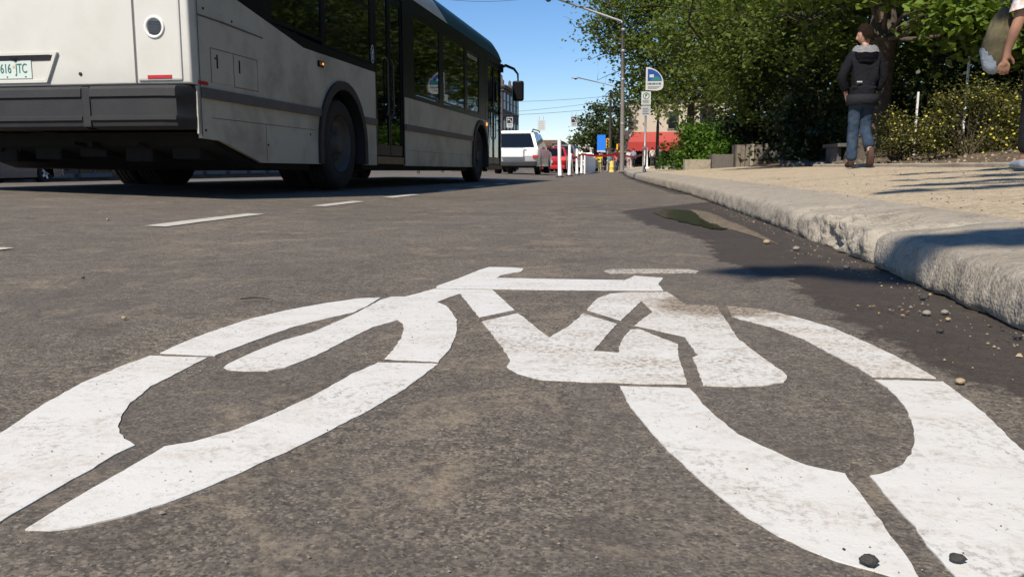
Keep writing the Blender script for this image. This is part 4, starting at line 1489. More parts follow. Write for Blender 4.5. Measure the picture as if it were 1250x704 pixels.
def shrub(name, label, base, r, h, leaves, size, leafm, group=None, seed=1, flowers=0, cat="shrub", clumps=60, spread=.10, low=.05):
    rg = np.random.default_rng(seed)
    t = thing(name, label, cat, base, 0, group)
    d = rg.normal(size=(clumps, 3)); d /= np.linalg.norm(d, axis=1)[:, None]
    d[:, 2] = np.abs(d[:, 2])
    cc = d * (rg.uniform(.45, 1.0, clumps) ** .6)[:, None] * np.array([r[0], r[1], h])
    cc *= (1 + .22 * np.array([noise.noise(Vector(p) * 2.2 + Vector((seed, 0, 0))) for p in cc]))[:, None]
    cc[:, 2] += low
    bm = BM()
    for p in cc:
        tube(bm, limb_path((rg.uniform(-.15, .15) * r[0], rg.uniform(-.15, .15) * r[1], -.08), p, 0, 3, .5, seed), [.012, .009, .006, .003], 5)
    obj("stem", bm, M['twig'], t)
    per = leaves // clumps
    P = np.repeat(cc, per, axis=0) + rg.normal(size=(clumps * per, 3)) * spread * np.array([1, 1, .9])
    P[:, 2] = np.maximum(P[:, 2], .01)
    quads_mesh("foliage", leaf_polys(P, size, .35, .0, .5, rg), 6, leafm, t)
    if flowers:
        rr = np.linalg.norm(P / np.array([r[0], r[1], h]), axis=1)
        out = P[rr > .78]
        F = out[rg.choice(len(out), flowers)]
        F = F + (F / np.linalg.norm(F, axis=1)[:, None]) * .03
        V = []
        for i in range(flowers):
            n_ = Vector(F[i]) * .6 + Vector((rg.normal() * .3, -.5 + rg.normal() * .3, .6)); n_.normalize()
            u = n_.orthogonal().normalized(); w = n_.cross(u)
            s = .0135 * rg.uniform(.6, 1.2)
            for kk in range(5):
                a = 2 * math.pi * kk / 5
                e = lambda q, rad: np.array(Vector(F[i]) + (u * math.cos(q) + w * math.sin(q)) * rad * s + n_ * s * .25 * rad)
                V.append([np.array(F[i]), e(a - .55, .8), e(a, 1.15), e(a + .55, .8)])
        o = quads_mesh("blossoms", np.array(V), 4, M['petal'], t)
        o["kind"] = "stuff"
    return t

# street trees whose crowns fill the right half of the view (base, then lobes about the base)
def wz(x, y):
    return walk_z(x, y)
tree("elm_tree", "tall dark elm with a leaning trunk behind the slatted timber planter", (3.3, 23.2, wz(3.3, 23.2)), .20, 2.6,
     [(.1, -.95, 1.75, 1.1, .45, .75), (-.4, -.8, 2.6, 1.2, .6, .7), (-.2, -1.0, 3.7, 1.3, 1.4, 1.2), (1.3, -.8, 4.2, 1.7, 1.7, 1.7), (-.3, .8, 6.0, 2.0, 2.2, 1.6), (.7, 1.0, 2.5, 1.4, 1.2, .9), (-4.75, -3.6, 4.15, .75, .45, .16), (-3.5, -3.4, 4.3, .5, .4, .14)],
     24000, .068, M['leaf_elm'], M['bark_dark'], lean=(-.25, .1), clump=.27, seed=3, wexp=.6)
tree("elm_tree", "largest elm of the row, its crown standing against the sky behind the nearest street lamp", (4.2, 42, wz(4.2, 42)), .30, 3.4,
     [(-3.7, 0, 6.7, 2.2, 2.2, 1.5), (-5.2, .5, 6.3, 1.35, 1.6, .8), (-2.3, .6, 9.4, 3.0, 3.0, 2.3), (0, 0, 7.2, 3.2, 2.8, 2.6), (2.8, 0, 5.6, 3.0, 2.8, 2.4), (-2.6, -.6, 4.7, 1.7, 1.5, .9), (-2.5, -.8, 3.4, 1.4, 1.2, .75), (-.6, -.8, 3.9, 2.0, 1.5, .9), (-4.2, 1, 8.2, 1.7, 1.7, 1.2)],
     29000, .118, M['leaf_elm'], M['bark_dark'], lean=(-.3, 0), clump=.48, seed=14, bare=[((-4.4, 0, 5.9), (-6.7, 0, 6.7), .06), ((-4.2, .4, 5.5), (-6.0, .4, 5.2), .045), ((-3.4, .3, 4.6), (-5.6, .3, 4.2), .04)])
tree("maple_tree", "broad maple with a thick grey trunk beside the walking man and sunlit leaves overhead", (3.95, 14.4, wz(3.95, 14.4) + .10), .27, 1.9,
     [(.55, -2.1, 1.95, .62, .55, .30), (1.15, -2.3, 1.62, .62, .55, .34), (1.7, -2.3, 1.95, .62, .55, .40), (2.1, -2.2, 1.45, .5, .5, .32), (1.2, -1.6, 2.35, 1.1, .8, .35), (2.6, -1.9, 2.3, 1.0, 1.0, .55), (-.05, -1.8, 2.40, .55, .4, .20), (-.9, -1.3, 2.75, 1.2, .9, .42), (-1.8, -.2, 3.2, 1.4, 1.3, .8), (1.2, .4, 4.0, 2.2, 2.0, 1.2), (-.6, -.2, 5.0, 2.2, 2.2, 1.2), (3.4, .2, 3.0, 1.5, 1.6, 1.2)],
     27000, .078, M['leaf_maple'], M['bark'], lean=(.12, .05), clump=.20, seed=8, wexp=.42)
tree("elm_tree", "second elm with a slim leaning trunk at the back of the planting", (5.0, 18.6, wz(5, 18.6) + .2), .15, 2.8,
     [(-1.4, -.6, 2.6, 1.5, 1.2, 1.0), (0, 0, 4.2, 2.2, 2.0, 1.6), (-1.8, .4, 4.3, 1.6, 1.5, 1.3), (1.6, -.4, 3.0, 1.7, 1.4, 1.3), (.1, -.8, 1.7, 1.4, .9, .8)], 16000, .072, M['leaf_elm'], M['bark_dark'], lean=(-.55, .1), clump=.30, seed=12)
tree("elm_tree", "elm overhanging the footpath beyond the bus stop sign", (4.3, 30.5, wz(4.3, 30.5)), .2, 2.8,
     [(-1.7, 0, 4.6, 1.7, 2.0, 1.6), (.2, 0, 5.4, 2.4, 2.3, 2.2), (1.6, -.5, 3.6, 2.0, 1.8, 1.5), (-1.3, -.6, 3.2, 1.5, 1.4, .9), (-2.75, -.4, 2.0, .55, .5, .5)], 13000, .10, M['leaf_elm'], M['bark_dark'], clump=.42, seed=21)
tree("elm_tree", "farthest elm of the row by the awning shop", (3.4, 45, wz(3.4, 45)), .22, 3.2,
     [(-2.4, 0, 5.0, 2.0, 2.2, 1.5), (0, 0, 5.6, 2.8, 2.6, 2.2), (1.8, 0, 4.0, 2.3, 2.2, 1.8), (-1.4, 1, 3.9, 1.5, 1.6, .8)], 4500, .16, M['leaf_elm'], M['bark_dark'], clump=.55, seed=23)
backs = [((7.4, 17.5), "leafy tree at the back of the bed, behind the maple's hanging leaves", 31), ((7.0, 24.5), "leafy tree in the middle of the wood behind the planters", 32), ((9.6, 13.0), "leafy tree beyond the yellow-flowered shrubs, at the photo's right edge", 33), ((6.2, 33), "leafy tree farthest back in the wood, past the bright shrub", 34), ((11.5, 20), "leafy tree deep in the shade behind the flowered shrubs", 35)]
for (x, y), lb, sd in backs:
    tree("broadleaf_tree", lb, (x, y, wz(x, y) + .25), .2, 2.4,
         [(0, 0, 4.6, 2.6, 2.2, 1.8), (-1.7, -.4, 3.0, 1.7, 1.4, 1.3), (1.7, -.3, 3.0, 1.8, 1.5, 1.4), (0, -.8, 1.9, 2.0, 1.1, 1.0), (.2, .5, 6.2, 2.0, 1.8, 1.2)], 11000, .095, M['leaf_elm'] if sd != 33 else M['leaf_maple'], M['bark_dark'], clump=.42, group="trees making the wood behind the path", seed=sd)
for (x, y), lb, sd in [((8.6, 7.6), "park tree beside the path to the right of the view", 36), ((7.8, 2.2), "park tree level with the painted wheel, off to the right", 37), ((7.6, -3.4), "park tree behind the photographer's right shoulder", 38)]:
    tree("park_tree", lb, (x, y, wz(x, y)), .2, 2.4,
         [(0, 0, 4.6, 2.4, 2.6, 1.8), (-.6, -1.4, 3.0, 1.9, 1.7, 1.4), (-.4, 1.7, 3.0, 2.0, 1.8, 1.4), (-.6, 0, 1.7, 1.7, 2.2, 1.1), (.2, .5, 6.4, 2.0, 2.2, 1.9)], 6000, .15, M['leaf_elm'], M['bark_dark'], clump=.42, group="trees making the wood behind the path", seed=sd)
P = np.concatenate([np.stack([rr.uniform(8.0 + i * 1.5, 22, 1500), rr.uniform(15 + i * 7, 24 + i * 8, 1500), .2 + 4.6 * rr.random(1500) ** 1.3], 1) for i, rr in enumerate([np.random.default_rng(q) for q in (1, 2, 3, 4)])])
P = np.concatenate([P, np.stack([nr.uniform(5.0, 9.0, 1500), nr.uniform(24.5, 36, 1500), .2 + 3.6 * nr.random(1500) ** 1.3], 1)])
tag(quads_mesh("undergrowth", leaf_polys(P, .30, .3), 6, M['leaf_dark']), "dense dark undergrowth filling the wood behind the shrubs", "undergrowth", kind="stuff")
# a boulevard tree behind the photographer throws the broken shade on the path
tree("boulevard_tree", "boulevard tree whose shade falls across the kerb and footpath", (3.1, -5.2, .25), .22, 3.2,
     [(-4.90, 1.80, 6.2, .22, .05, .05), (-4.62, 1.74, 6.2, .25, .08, .06), (-4.30, 1.72, 6.2, .28, .10, .06), (-3.95, 1.66, 6.2, .3, .12, .06), (-3.67, 4.1, 6.2, .5, .10, .08), (-3.15, 4.75, 6.2, .75, .20, .1), (-2.75, 5.7, 6.2, .9, .30, .12), (-2.3, 6.7, 6.3, 1.0, .42, .15), (-2.2, 5.1, 6.3, .5, .2, .1), (-.2, .8, 6.6, 1.5, 1.2, .8)], 4200, .065, M['leaf_maple'], M['bark'], clump=.055, seed=51, wexp=.25, hollow=9)
# smaller growth
shrub("leafy_shrub", "bright green leafy shrub above the pale planter block", (1.98, 23.3, wz(1.98, 23.3)), (.98, .62), 1.12, 5200, .062, M['leaf_shrub'], seed=4, clumps=80, spread=.13)
shrub("leafy_shrub", "small bright green shrub at the right of the larger one, above the slatted planter", (2.95, 23.2, wz(2.95, 23.2)), (.50, .4), .80, 1500, .06, M['leaf_shrub'], seed=5, clumps=34, spread=.12)
dk = [((3.5, 23.4), (.8, .6), 1.5, "dark shrub filling the shade just behind the long dark planter"), ((3.95, 17.6), (.9, .7), 1.9, "tallest dark shrub, in deep shade between planter and bench"), ((4.5, 16.2), (.8, .7), 1.3, "dark shrub in the shade right behind the stone bench"), ((5.6, 15.4), (1.1, .8), 1.7, "dark shrub behind the walking man"), ((7.4, 15.0), (1.9, .9), 2.8, "dark shrub between the flowering shrubs and the wood"), ((3.1, 27.5), (1.0, .8), 1.7, "dark shrub behind the bright green one"), ((9.2, 13.2), (2.0, 1.0), 2.6, "dark shrub beyond the last flowered one"), ((4.6, 21.5), (1.4, .9), 2.6, "large dark shrub between the elm trunks")]
for i, ((x, y), r, h, lb) in enumerate(dk):
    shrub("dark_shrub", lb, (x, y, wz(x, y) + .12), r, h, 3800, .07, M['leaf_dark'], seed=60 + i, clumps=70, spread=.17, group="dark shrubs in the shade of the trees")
pots = [((3.62, 11.75), (.42, .40), .52, 110, "small flowered shrub at the left end, next to the man's raised shoe", 3200), ((4.35, 11.25), (.68, .55), .86, 260, "yellow-flowered shrub rising in the middle of the row beside the path", 7200), ((5.15, 10.6), (.80, .6), 1.06, 300, "tall yellow-flowered shrub behind the hand bag", 8500), ((6.0, 9.8), (.85, .7), 1.15, 240, "yellow-flowered shrub cut by the right edge of the photo", 7500), ((4.15, 15.7), (.5, .4), .85, 60, "dusty flowering shrub in half shade between bench and man", 2600)]
for i, ((x, y), r, h, fl, lb, nl) in enumerate(pots):
    shrub("cinquefoil_shrub", lb, (x, y, wz(x, y) + .12), r, h, nl, .024, M['leaf_pot'], seed=80 + i, flowers=fl, clumps=110, spread=.085, group="yellow-flowered shrubs along the path")
# far street trees
tree("far_tree", "dusty green tree down the street behind the blue banner", (-3.3, 98, -.45), .3, 2.4, [(0, 0, 4.6, 2.3, 2.2, 1.9), (-1.6, 0, 3.4, 1.5, 1.6, 1.2), (1.7, 0, 3.8, 1.6, 1.6, 1.5), (.3, 0, 6.6, 1.3, 1.3, 1.0)], 4200, .22, M['leaf_far'], M['bark_dark'], clump=.5, seed=41)
tree("far_tree", "thin-leaved far tree against the pale shop wall", (-.6, 92, -.42), .2, 3.2, [(0, 0, 5.6, 1.7, 1.7, 2.0), (.6, 0, 7.6, 1.4, 1.4, 1.2)], 1500, .2, M['leaf_far'], M['bark_dark'], clump=.5, seed=42)
tree("young_tree", "slim pale-barked young tree before the awning shop", (1.75, 46, wz(1.75, 46)), .09, 2.2, [(0, 0, 3.6, .8, .8, 1.0)], 900, .10, M['leaf_elm'], M['bark'], clump=.3, seed=44)

# ---------------------------------------------------------------- planters, bench, stones, stakes
M['conc_block'] = make_concrete("pale_block", (.34, .30, .235), (.28, .25, .2), 60, .6)
M['timber'] = pmat("weathered_timber", (.17, .145, .115), .85, .35, 5, bump=.5, bscale=40, dirt=(.05, .042, .035), dirt_amt=.7)
M['timber_dk'] = pmat("dark_timber", (.075, .063, .05), .9, .3, 5, bump=.5, bscale=40)
M['stone_dk'] = make_concrete("dark_stone", (.13, .12, .11), (.11, .1, .09), 50, .6)
def planter(label, x0, x1, y, h, m, slats=0):
    z = wz((x0 + x1) / 2, y)
    t = thing("planter_box", label, "planter", ((x0 + x1) / 2, y, z), 0, "planter boxes beside the footpath")
    w = (x1 - x0) / 2
    bm = BM()
    e = .07
    for lo, hi in (((-w, -.35, -.12), (w, -.35 + e, h)), ((-w, .35 - e, -.12), (w, .35, h)), ((-w, -.35 + e, -.12), (-w + e, .35 - e, h)), ((w - e, -.35 + e, -.12), (w, .35 - e, h))):
        box(bm, lo, hi, 0, .008)
    obj("wall", bm, m, t)
    if slats:
        for i in range(slats):
            x = -w + .02 + (2 * w - .04) * (i + .5) / slats
            bm = BM()
            hh = h + rnd.uniform(-.03, .03)
            box(bm, (x - w / slats * .86, -.385, -.10), (x + w / slats * .86, -.352, hh), 0, .006)
            s = obj("slat", bm, M['timber'] if i not in (3,) else M['conc_block'], t)
            s.rotation_euler = (0, R(rnd.uniform(-.8, .8)), 0)
    bm = BM()
    box(bm, (-w + e, -.35 + e, h - .12), (w - e, .35 - e, h - .05))
    obj("soil", bm, M['dirt'], t)
    return t
planter("low pale concrete planter block under the bright shrub", 1.53, 2.17, 22.0, .25, M['conc_block'])
planter("dark stained planter between the pale block and the slatted box", 2.19, 2.72, 21.9, .34, M['stone_dk'])
planter("tallest planter, faced with upright weathered slats", 2.74, 3.54, 21.8, .54, M['timber_dk'], 7)
planter("long dark planter to the right of the slatted one, in deep shade", 3.56, 4.5, 21.9, .38, M['stone_dk'])
b = thing("stone_bench", "small dark stone bench under the trees left of the walking man", "bench", (3.70, 15.0, wz(3.7, 15) + .03))
bm = BM(); box(bm, (-.21, -.55, .285), (.21, .55, .345), 0, .012); obj("seat", bm, M['stone_dk'], b)
for s in (-1, 1):
    bm = BM(); box(bm, (s * .145 - .034, -.40, -.08), (s * .145 + .034, .40, .285), 0, .012); obj("leg", bm, M['stone_dk'], b)
def stone(name, label, x, y, z, r, m, seed, cat="stone", group=None, amp=.35):
    bm = BM()
    blob(bm, (0, 0, 0), r, 2, amp, 1.3, seed)
    o = obj(name, bm, m, None, True)
    o.location = (x, y, z)
    return tag(o, label, cat, group)
M['pebble_tan'] = pmat("tan_pebble", (.34, .265, .155), .7, .25, 40, bump=.3, bscale=300)
M['pebble_grey'] = pmat("grey_pebble", (.24, .215, .18), .75, .25, 40, bump=.3, bscale=300)
M['pebble_dark'] = pmat("dark_pebble", (.045, .042, .04), .75, .35, 40, bump=.5, bscale=300)
stone("boulder", "round grey boulder beneath the stone bench", 3.72, 14.5, wz(3.72, 14.5) + .10, .11, M['stone_dk'], 3)
for i, (x, y) in enumerate(((3.42, 15.2), (3.3, 15.6), (3.25, 16.2), (3.55, 14.4), (3.95, 14.2), (3.15, 16.9))):
    stone("edging_stone", ["flat edging stone left of the bench leg", "edging stone second from the bench, half in leaf litter", "edging stone in the middle of the shaded border", "pale edging stone in front of the bench", "edging stone between bench and the man's shoe", "edging stone nearest the dark planter"][i], x, y, wz(x, y) + .03, (.16, .11, .06), M['stone_dk'] if i % 2 else M['conc_block'], 20 + i, "stone", "stones edging the shaded bed")
G = 0
pebs = [(.188, .615, 0.0072, 'pebble_dark', "dark pebble on the edge of the white wheel at the photo's bottom"), (.256, .628, 0.0059, 'pebble_dark', "dark round pebble lying on the white paint near the bottom right corner"), (.463, 1.176, 0.0066, 'pebble_tan', "single yellow-tan pebble beside the outside of the right wheel"), (.604, 1.72, 0.0087, 'pebble_grey', "larger pale pebble in the wet gutter, left of a pair"), (.643, 1.735, 0.0081, 'pebble_grey', "pale pebble in the wet gutter, right of a pair"), (.622, 1.66, 0.0056, 'pebble_tan', "tan pebble below the pale pair in the gutter"), (.638, 2.464, 0.0099, 'pebble_grey', "grey pebble against the kerb foot beyond the pale pair"), (.60, 2.98, 0.0124, 'pebble_grey', "grey stone in the gutter by the broken kerb"), (.54, 3.22, 0.0136, 'pebble_tan', "tan stone at the tip of the silt ridge"), (.678, 1.50, 0.0074, 'pebble_dark', "dark flat stone at the kerb foot, by the right edge"), (-.956, 1.465, 0.0051, 'pebble_tan', "small tan pebble on the open asphalt left of the painted wheel"), (-2.55, 3.83, 0.0087, 'pebble_grey', "pale chip of stone on the asphalt near the left lane dash"), (-1.40, 1.98, 0.0051, 'pebble_dark', "tiny dark pebble on the asphalt at the far left"), (.565, 1.54, 0.0062, 'pebble_dark', "dark stone on the damp asphalt between gutter and wheel"), (.667, 1.92, 0.0112, 'pebble_dark', "dark lump wedged along the kerb foot")]
for i, (x, y, r, m, lb) in enumerate(pebs):
    stone("pebble", lb, x, y, road_z(x, y) + r * .45 + .003, (r, r * .85, r * .62), M[m], 40 + i, "pebble", "loose pebbles on the road")
# countless crumbs: loose grit on the road and in the gutter
def scatter(name, label, n, posf, sizes, mats, cat="grit"):
    V, Fc, MI = [], [], []
    for i in range(n):
        x, y, z = posf()
        s = rnd.uniform(*sizes) * (1 if rnd.random() < .9 else 1.8)
        b0 = len(V)
        a = rnd.random() * 6.28
        for q in ((1, 0, .0), (-.6, .8, 0), (-.5, -.8, 0), (.3, .2, .8), (-.3, -.1, .7)):
            u, w = q[0] * math.cos(a) - q[1] * math.sin(a), q[0] * math.sin(a) + q[1] * math.cos(a)
            V.append((x + u * s, y + w * s, z + q[2] * s + .002))
        mi = rnd.randrange(len(mats))
        for f in ((0, 1, 3), (1, 4, 3), (1, 2, 4), (2, 0, 3), (2, 3, 4)):
            Fc.append([b0 + k_ for k_ in f]); MI.append(mi)
    me = bpy.data.meshes.new(name)
    me.from_pydata(V, [], Fc)
    me.polygons.foreach_set("material_index", MI)
    me.update()
    return tag(link(name, me, mats), label, cat, kind="stuff")
def on_road():
    y = .55 + rnd.random() ** 1.7 * 6
    x = rnd.uniform(-.9, .65) * (1 + y * .3)
    x = min(x, kerb_x(y) - .02)
    return x, y, road_z(x, y)
scatter("road_grit", "fine loose grit scattered over the asphalt", 900, on_road, (.0006, .0016), [M['pebble_tan'], M['pebble_dark'], M['pebble_grey'], M['pebble_grey']])
def in_gutter():
    y = 1.1 + rnd.random() ** 1.4 * 5
    return kerb_x(y) - abs(rnd.gauss(0, .07)) - .012, y, road_z(.6, y)
scatter("gutter_debris", "loose stones and crumbs lying along the wet gutter", 420, in_gutter, (.0012, .0036), [M['pebble_dark'], M['pebble_grey'], M['pebble_dark'], M['pebble_tan']])
def on_walk():
    y = 1.2 + rnd.random() ** 1.5 * 8
    x = kerb_x(y) + .3 + rnd.random() * 2.2
    return x, y, walk_z(x, y) + .002
scatter("path_litter", "crumbs of soil and dry leaf on the footpath", 900, on_walk, (.002, .006), [M['pebble_dark'], M['timber_dk'], M['pebble_tan'], M['timber']])
def in_bed():
    y = 8.5 + rnd.random() * 10
    x = kerb_x(y) + 2.78 + rnd.random() * 1.2
    return x, y, bed_h(x, y)
scatter("leaf_litter", "dry leaf litter and bark chips under the shrubs", 1600, in_bed, (.008, .022), [M['timber_dk'], M['timber'], M['dirt'], M['pebble_tan']])
M['dry_leaf'] = pmat("dry_leaf", (.30, .20, .09), .8, .3, 30)
gl = np.array([(kerb_x(y) - .10 - .13 * rnd.random(), y, road_z(.6, y) + .007) for y in [1.65 + .14 * rnd.random() ** .5 * (1 if i % 3 else 9) for i in range(30)]])
o = quads_mesh("dry_leaf_bits", leaf_polys(gl, .0052, 2.5), 6, M['dry_leaf'])
tag(o, "tan scraps of dry leaf round the pebbles in the gutter", "leaf litter", kind="stuff")
# twig on the asphalt
bm = BM()
tube(bm, [(-.83, 1.70, .007), (-.80, 1.705, .010), (-.765, 1.712, .006)], [.0016, .002, .0012], 6)
tag(obj("twig", bm, M['twig']), "small dark twig on the asphalt above the left wheel", "twig")
M['stake'] = pmat("white_stake", (.70, .70, .68), .5, .05, 9)
for x, y, z0, z1, lb in ((4.08, 12.6, .4, 1.30, "shorter white stake among the flowered shrubs, nearer the man"), (4.72, 12.6, .4, 1.78, "taller white stake behind the flowered shrubs, nearer the bag")):
    bm = BM()
    box(bm, (-.013, -.013, 0), (.013, .013, z1 - z0), 0, .003)
    bmesh.ops.translate(bm, verts=[v for v in bm.verts if v.co.z > .2], vec=(.01, 0, 0))
    o = obj("garden_stake", bm, M['stake']); o.location = (x, y, z0)
    tag(o, lb, "stake", "white stakes among the shrubs")
# ---------------------------------------------------------------- street furniture
M['galv'] = pmat("galvanised_pole", (.34, .345, .34), .5, .12, 6, metal=.45, dirt=(.20, .14, .08), dirt_amt=.35, dirt_scale=2.5)
M['pole_worn'] = pmat("weathered_pole", (.21, .19, .165), .75, .25, 3, dirt=(.09, .075, .06), dirt_amt=.7)
M['wood_pole'] = pmat("dark_wood_pole", (.045, .038, .032), .9, .3, 4)
M['post_white'] = pmat("white_post", (.80, .80, .77), .45, .04, 5, dirt=(.4, .38, .33), dirt_amt=.3)
M['sign_white'] = pmat("sign_white", (.52, .53, .52), .45, .05, 6)
M['sign_grey'] = pmat("sign_back_grey", (.40, .42, .42), .5, .08, 6)
M['sign_blue'] = pmat("sign_blue", (.012, .06, .26), .4, .08, 6)
M['sign_teal'] = pmat("sign_teal", (.02, .17, .17), .4, .08, 6)
M['sign_green'] = pmat("sign_green", (.02, .15, .06), .4, .08, 6)
M['ink'] = pmat("sign_ink", (.05, .055, .06), .5, .1, 6)
M['black'] = pmat("sign_black", (.012, .012, .012), .5, .1, 6)
M['red_tape'] = pmat("red_tape", (.50, .018, .02), .45, .08, 6)
M['banner_blue'] = pmat("blue_banner", (.008, .17, .68), .5, .06, 3)
M['yellow'] = pmat("signal_yellow", (.70, .42, .02), .45, .08, 5)

# street lamps: tapered pole, slanted arm over the road, cobra head
def street_lamp(label, x, y, zb, zelb, hx, hz, r=.10):
    t = thing("street_lamp", label, "street lamp", (x, y, zb), 0, "street lamps along the path side")
    bm = BM()
    tube(bm, [(0, 0, -.1), (0, 0, .05), (-.03, 0, (zelb - zb) * .5), (-.08, 0, zelb - zb)], [r * 1.25, r, r * .85, r * .62], 12)
    box(bm, (-.17, -.17, -.06), (.17, .17, .02), 0, .01)
    obj("pole", bm, M['pole_worn'], t)
    for i, q in enumerate((.32, .62, .81, .95)):
        bm = BM()
        lathe(bm, [(r * .95, -.05), (r * 1.02, -.04), (r * 1.02, .04), (r * .95, .05)], (-.05 * q, 0, (zelb - zb) * q), 'z', 14)
        obj("collar", bm, M['galv'], t)
    bm = BM()
    tube(bm, [(-.04, 0, zelb - zb - .12), (-.16, 0, zelb - zb + .03), ((hx - x) * .5, 0, (zelb + hz) / 2 - zb + .04), (hx - x + .25, 0, hz - zb)], [r * .55, r * .55, r * .5, r * .42], 10)
    obj("arm", bm, M['galv'], t)
    bm = BM()
    sec = [(.30, .035, .03), (.22, .10, .07), (0, .15, .09), (-.22, .16, .08), (-.42, .10, .05), (-.48, .03, .02)]
    rg = [[bm.verts.new((hx - x + a, w * math.cos(2 * math.pi * k / 12), hz - zb + .02 + h * math.sin(2 * math.pi * k / 12) * (1 if k < 7 else .7))) for k in range(12)] for a, w, h in sec]
    for a, b in zip(rg, rg[1:]):
        for k in range(12):
            bm.faces.new([a[k], a[(k + 1) % 12], b[(k + 1) % 12], b[k]]).smooth = True
    bm.faces.new(rg[0]); bm.faces.new(rg[-1])
    bmesh.ops.recalc_face_normals(bm, faces=bm.faces)
    hd = obj("lamp_head", bm, M['galv'], t)
    bm = BM()
    lathe(bm, [(.13, 0), (.11, -.05), (.06, -.085), (0, -.095)], (hx - x - .12, 0, hz - zb - .03), 'z', 16)
    obj("lens", bm, M['lens_grey'], hd)
    return t
street_lamp("nearest street lamp, its pale arm slanting out of the top of the photo", -.10, 38, walk_z(.2, 38) - .02, 6.45, -3.35, 7.5)
street_lamp("second street lamp, its small head alone against the sky left of the trees", -.2, 72, -.20, 6.6, -4.1, 7.45)
street_lamp("farthest street lamp, its tiny head above the dusty tree", -.3, 104, -.30, 6.7, -4.5, 7.6)

# bus stop sign
bs = thing("bus_stop_sign", "bus stop sign with a quarter-round blue and white panel over two small plates", "sign", (.57, 24.0, walk_z(.57, 24)))
bm = BM(); tube(bm, [(0, 0, -.1), (0, 0, 2.86)], .030, 10); lathe(bm, [(.05, 0), (.05, .06), (.03, .08)], (0, 0, 0), 'z', 10); obj("pole", bm, M['galv'], bs)
def flat(pts, m, name, parent, y=-.04, th=.004):
    bm = BM(); prism(bm, pts, 'y', y, y + th); return obj(name, bm, m, parent)
z0 = 2.86
R0 = .60
def sector(r0, za=0):
    return [(-.02, za)] + [(-.02 + .50 * math.sin(a) * r0, za + R0 * math.cos(a) * r0) for a in [math.pi / 2 * (1 - i / 10) for i in range(11)]]
panel = [(-.02, 2.26), (.30, 2.24), (.41, 2.27), (.46, 2.33), (.47, 2.42)] + [(-.02 + .49 * math.cos(a), 2.42 + .46 * math.sin(a)) for a in [math.pi / 2 * i / 10 for i in range(1, 11)]]
pn = flat(panel, M['sign_white'], "sign_panel", bs, -.045, .006)
blue = [(.03, 2.50)] + [(.03 + .39 * math.cos(a), 2.50 + .33 * math.sin(a)) for a in [math.pi / 2 * i / 10 for i in range(11)]]
flat(blue, M['sign_blue'], "blue_field", pn, -.049, .003)
flat([(.06, 2.505), (.40, 2.505), (.36, 2.60), (.25, 2.64), (.15, 2.56)], M['sign_teal'], "green_swoosh", pn, -.0515, .002)
bm = BM(); box(bm, (.08, -.054, 2.60), (.20, -.0517, 2.68), 0, .001); obj("bus_emblem", bm, M['sign_white'], pn)
bm = BM()
for i, (x, w) in enumerate(((.03, .03), (.075, .05), (.14, .03), (.185, .05), (.25, .03), (.30, .03), (.345, .05))):
    box(bm, (x, -.0475, 2.40), (x + w, -.0455, 2.455))
for r_ in range(3):
    box(bm, (.04, -.0475, 2.35 - r_ * .028), (.40 - .05 * r_, -.0455, 2.361 - r_ * .028))
obj("lettering", bm, M['ink'], pn)
s1 = flat([(-.13, 1.86), (.13, 1.86), (.13, 2.22), (-.13, 2.22)], M['sign_white'], "parking_plate", bs, -.045, .005)
bm = BM(); lathe(bm, [(.072, 0), (.072, .002), (.094, .002), (.094, 0)], (0, -.0455, 2.10), 'y', 24); box(bm, (-.028, -.0475, 2.045), (-.008, -.0455, 2.155)); box(bm, (-.008, -.0475, 2.10), (.03, -.0455, 2.155))
for v in bm.verts: v.co.y = -.0455 - abs(v.co.y + .0455)
obj("green_ring", bm, M['sign_green'], s1)
bm = BM()
for r_ in range(3): box(bm, (-.10, -.0475, 1.90 + r_ * .035), (.10 - .03 * (r_ % 2), -.0455, 1.915 + r_ * .035))
obj("lettering", bm, M['ink'], s1)
s2 = flat([(-.13, 1.56), (.13, 1.56), (.13, 1.83), (-.13, 1.83)], M['sign_grey'], "small_plate", bs, -.045, .005)
bm = BM()
for r_ in range(4): box(bm, (-.09, -.0475, 1.60 + r_ * .05), (.09 - .02 * (r_ % 2), -.0455, 1.62 + r_ * .05))
obj("lettering", bm, M['ink'], s2)

# white marker posts and board fence along the lane line
posts = [(-2.08, 27.3, 1.22, .060, -1.4), (-2.12, 32.6, 1.20, .058, .4), (-2.02, 31.0, .85, .058, 3.0), (-2.15, 38.5, 1.18, .062, -.3), (-2.17, 43.0, 1.18, .060, .5)]
pl_ = ["nearest and tallest-looking white marker post beside the white SUV", "second tall white marker post from the SUV", "short leaning white post between the first two tall ones", "white marker post just left of the board barrier's gap", "white marker post touching the board barrier"]
for (x, y, h, r, ln), lb in zip(posts, pl_):
    t = thing("marker_post", lb, "post", (x, y, road_z(x, y)), 0, "white marker posts along the lane")
    bm = BM(); tube(bm, [(0, 0, .03), (math.tan(R(ln)) * h * .5, 0, h * .5), (math.tan(R(ln)) * h, 0, h - .02), (math.tan(R(ln)) * h, 0, h)], [r, r, r, r * .8], 12); obj("tube", bm, M['post_white'], t)
    bm = BM(); lathe(bm, [(.14, -.02), (.14, .02), (.08, .045), (.05, .06)], (0, 0, 0), 'z', 16); obj("base", bm, M['rubber'], t)
fz = thing("board_barrier", "white board barrier receding beside the closed lane behind the marker posts", "barrier", (-2.2, 47, road_z(-2.2, 47)))
